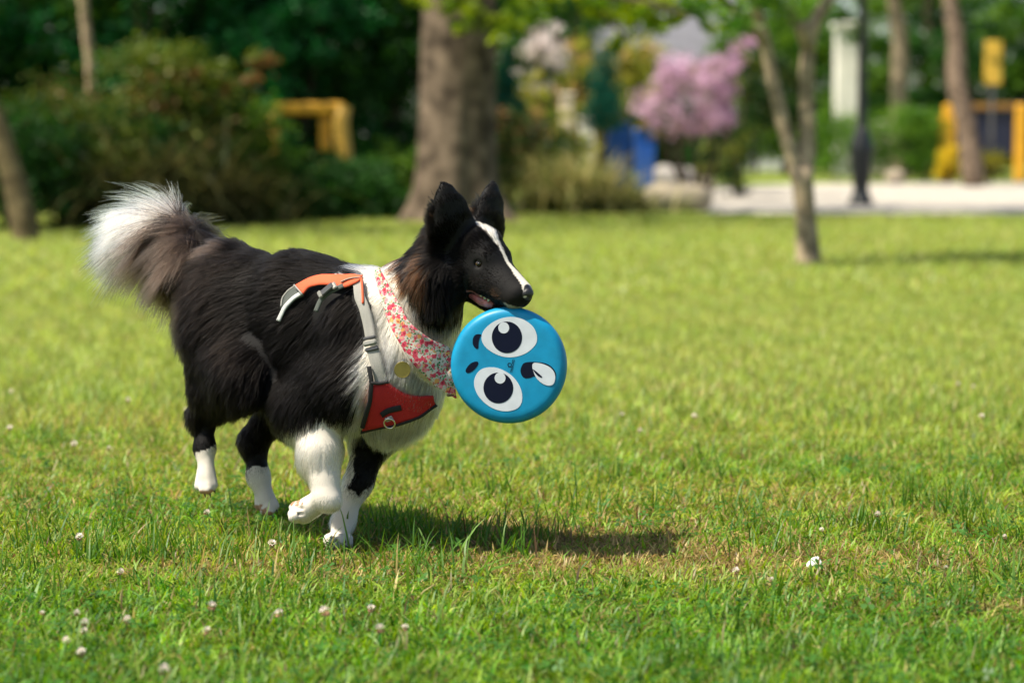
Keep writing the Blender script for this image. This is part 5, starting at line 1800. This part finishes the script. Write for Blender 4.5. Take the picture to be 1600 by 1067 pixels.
E1 = [(330, 300), (345, 250), (390, 200), (450, 160), (520, 135), (590, 128), (660, 140), (720, 170), (770, 215), (797, 280), (795, 340), (765, 385), (710, 430), (640, 458), (570, 468), (500, 460), (430, 432), (370, 390), (338, 345)]
E2 = [(267, 690), (275, 640), (305, 590), (350, 562), (410, 553), (470, 560), (530, 585), (590, 625), (640, 685), (670, 755), (675, 820), (660, 870), (625, 903), (570, 920), (510, 922), (440, 905), (370, 865), (310, 805), (278, 745)]
for E_, pu, hi in ((E1, (545, 300, 128, 133), (518, 220)), (E2, (473, 727, 126, 130), (488, 643))):
    e_ = print_shape('printed_eye', E_, M_WHITEP, .0004, disc)
    print_shape('printed_pupil', circ(*pu), M_NAVY, .0008, e_)
    print_shape('printed_glint', circ(*hi, 46, 47), M_WHITEP, .0012, e_)
print_shape('printed_brow', [(255, 345), (258, 310), (275, 283), (305, 275), (328, 280), (318, 300), (308, 330), (304, 365), (303, 392), (290, 400), (270, 385), (258, 365)], M_NAVY, .0004, disc)
print_shape('printed_brow', [(195, 585), (205, 560), (235, 525), (270, 508), (298, 508), (303, 525), (290, 550), (260, 583), (225, 602), (203, 600)], M_NAVY, .0004, disc)
mo = print_shape('printed_mouth', [(660, 585), (668, 545), (690, 515), (740, 505), (800, 506), (860, 513), (910, 535), (945, 570), (957, 605), (945, 630), (850, 632), (780, 627), (740, 640), (700, 643), (672, 622)], M_NAVY, .0004, disc)
print_shape('printed_tongue', [(765, 520), (790, 512), (850, 522), (910, 550), (945, 592), (953, 640), (940, 685), (910, 702), (870, 697), (830, 675), (795, 640), (775, 600), (760, 550)], M_WHITEP, .0008, mo)
print_shape('printed_line', [(766, 572), (772, 570), (800, 590), (840, 625), (842, 634), (834, 636), (812, 625), (790, 605)], M_NAVY, .0012, mo)
lg = MB()
n = 26
V, F = [], []
for rr in (17, 11.5):
    for k in range(n):
        an = 2 * math.pi * k / n
        V.append(dp(567 + rr * math.cos(an) + (0 if rr > 12 else 1.5), 531 + rr * math.sin(an), .0004))
for k in range(n):
    F.append((k, (k + 1) % n, n + (k + 1) % n, n + k))
lg.add(V, F)
for (x, y) in ((560, 549), (573, 549)):
    lg.add([dp(x - 3, y - 3, .0004), dp(x + 3, y - 3, .0004), dp(x + 3, y + 4, .0004), dp(x - 3, y + 4, .0004)], [(0, 1, 2, 3)])
lg.build('printed_logo', M_NAVY, disc)
fc = bpy.data.curves.new('printed_word', 'FONT')
fc.body = 'TRIBORD'
fc.size = 1.0
fc.extrude = 0.0
fc.offset = 0.018
tmp = bpy.data.objects.new('printed_word', fc)
COL.objects.link(tmp)
dg = bpy.context.evaluated_depsgraph_get()
tm = bpy.data.meshes.new_from_object(tmp.evaluated_get(dg))
bpy.data.objects.remove(tmp)
co = np.array([tuple(v.co) for v in tm.vertices])
w_ = co[:, 0].max()
t_ = nrm(np.array([20.0, -112.0])); b_s = np.array([t_[1], -t_[0]]) * -1
for v, c in zip(tm.vertices, co):
    q = np.array([591, 597]) + t_ * c[0] / w_ * 112 + np.array([t_[1], -t_[0]]) * c[1] / w_ * 112
    v.co = Vector(dp(q[0], q[1], .0005))
link('printed_word', tm, M_NAVY, disc)
# ------------------------------------------------------------------ stones set aside until the solid mesher exists
for (nm, a, b_, r0_, r1_, sd_, mt_, lab_) in STONES:
    stone(nm, a, b_, r0_, r1_, sd_, mt_, lab_)

# ------------------------------------------------------------------ clover flowers
M_CLW = leaf_mat('clover_florets', trans=.25, gloss=.0)
M_CLS = pbr('clover_stem', (.07, .13, .03), rough=.7)


def clover_head(seed, brown):
    r = np.random.default_rng(seed)
    V, F, C = [], [], []
    n = 46
    for i in range(n):
        z = 1 - 1.75 * (i + .5) / n
        an = i * 2.39996
        rr = math.sqrt(max(0, 1 - z * z))
        d = np.array([rr * math.cos(an), rr * math.sin(an), z])
        low = z < (.15 if brown else -.35)
        d2 = nrm(d + np.array([0, 0, -.9 if low else .25]))
        t = nrm(np.cross(d2, [.3, .2, .9])); u = np.cross(d2, t)
        base = d * .0045; tip = base + d2 * r.uniform(.0045, .0062); w = .0013
        o = len(V)
        V += [base - t * w * .6, base + t * w * .6, tip * .6 + base * .4 + t * w + u * .0006, tip, tip * .6 + base * .4 - t * w + u * .0006]
        F += [(o, o + 1, o + 2, o + 4), (o + 4, o + 2, o + 3, o + 3)]
        c = np.array([.33, .20, .12]) * r.uniform(.6, 1.3) if low else np.array([.80, .70, .62]) * r.uniform(.8, 1.05)
        C += [c, c]
    Q = np.array([f for f in F if f[2] != f[3]]); T = np.array([f[:3] for f in F if f[2] == f[3]])
    C = np.array(C)
    return mesh_np('head', np.array(V), [Q, T], facecol=np.concatenate([C[0::2], C[1::2]]))


heads = [clover_head(1, False), clover_head(2, True), clover_head(3, True)]
sm = MB(); sm.tube([(0, 0, -.040), (.002, .001, -.02), (0, 0, 0)], [.0009, .0008, .0008], 6)
st_me = bpy.data.meshes.new('stem'); st_me.from_pydata(sm.v, [], sm.f); st_me.update(); st_me.materials.append(M_CLS)
for h_ in heads: h_.materials.append(M_CLW)
FL = [(66, 957, 1, .5, 'white clover head with drooping brown florets, lowest left of the lawn'), (120, 957, 0, .7, 'small white clover head right of the lowest left one'), (132, 972, 0, .8, 'white clover head above another in the left foreground'), (131, 985, 0, .7, 'white clover head under its twin in the left foreground'),
      (104, 1000, 0, .8, 'white clover head in the left foreground grass'), (127, 1018, 0, .8, 'blurred white clover head near the bottom left'), (199, 968, 0, .9, 'wide white clover head in the left foreground'), (331, 947, 1, 1.0, 'white clover head with a skirt of pink brown florets under the hind legs'), (323, 985, 1, .8, 'fading brown clover head below the skirted one'),
      (256, 1046, 0, 1.1, 'white clover head at the bottom edge left of centre'), (436, 958, 1, .9, 'white clover head with brown skirt below the lifted paw'), (508, 955, 2, 1.2, 'large half white clover head below the planted paw'), (580, 950, 2, .8, 'small brownish clover head right of the planted paw'), (594, 982, 2, 1.0, 'rust brown withered clover head in the middle foreground'), (633, 980, 2, .7, 'small withered clover head beside the rust brown one'),
      (425, 848, 0, .9, 'white clover head in front of the far hind paw'), (323, 800, 0, .8, 'white clover head under the near hind paw'), (124, 838, 0, .9, 'white clover head in the tall blades at left'), (188, 893, 0, .8, 'white clover head below the tall blades at left'), (1150, 891, 0, .8, 'pale pink clover head right of the shadow'), (1371, 803, 0, .8, 'white clover head above the white crumpled petal'), (1284, 827, 0, .6, 'small white clover head upper right of the shadow'),
      (1478, 886, 0, .5, 'tiny white clover head at right'), (1085, 650, 0, 1.0, 'blurred white clover head right of the disc'), (972, 648, 0, .9, 'blurred white clover head close right of the disc'), (1000, 672, 0, .8, 'blurred white clover head lower right of the disc'), (1534, 650, 0, .9, 'blurred pinkish clover head at the right'), (1521, 604, 0, .8, 'far blurred clover head at the right'), (1497, 600, 0, .8, 'far blurred clover head left of its neighbour at right'), (200, 625, 0, 1.0, 'blurred white clover head left of the hind leg'),
      (18, 612, 0, 1.0, 'blurred white clover head at the left edge'), (116, 693, 0, .9, 'blurred white clover head left of the near hind paw'), (15, 668, 0, .9, 'blurred white clover head lower at the left edge'), (170, 700, 0, .8, 'blurred white clover head below its left neighbour'), (290, 640, 0, .8, 'blurred clover head behind the hind leg'), (1570, 838, 0, .6, 'small pale clover head at the right edge'), (1205, 905, 0, .6, 'pale clover head left of the white crumpled petal')]
for i, (px, py, kind, sc_, lab) in enumerate(FL):
    h = .030 + .008 * (i % 3)
    # the head stands h above the lawn where the picture shows it
    lo_, hi_ = 2.5, 40.0
    for it in range(40):
        mid = (lo_ + hi_) / 2
        if W(px, py, mid)[2] > h: lo_ = mid
        else: hi_ = mid
    q = W(px, py, lo_)
    e = empty('clover_flower', (float(q[0]), float(q[1]), 0.0), lab, 'flower', 'clover flowers in the lawn')
    for nm, me in (('head', heads[kind]), ('stem', st_me)):
        o = bpy.data.objects.new(nm, me)
        COL.objects.link(o); o.parent = e
        o.location = (0, 0, h)
        o.rotation_euler = (random.uniform(-.3, .3), random.uniform(-.3, .3), random.uniform(0, 6))
        k = sc_ * (1.0 if nm == 'head' else 1)
        o.scale = (k, k, k) if nm == 'head' else (1, 1, h / .04 + .05)

# the white crumpled petal
lo_ = W(1272, 880, 4.52)
V, Q = sdf_mesh([dict(a=lo_ + np.array([-.004, 0, -.004]), b=lo_ + np.array([.004, .002, .004]), ra=.0105, rb=.009, k=.004), dict(a=lo_ + np.array([.008, -.001, .0]), b=lo_ + np.array([.011, 0, -.005]), ra=.007, rb=.006, k=.004), dict(a=lo_ + np.array([-.005, 0, -.008]), b=lo_ + np.array([-.004, 0, -.010]), ra=.006, rb=.005, k=.004)], .0016, .01)
V = V + (snoise(V, 60, 77) * .0012)[:, None] * nrm(V - lo_)
o = link('crumpled_petal', mesh_np('crumpled_petal', V, Q, smooth=True), pbr('white_petal', (.78, .75, .72), rough=.8, noise=.08, scale=120, bump=.3))
tag(o, 'white crumpled petal lying on the grass at right', 'petal')
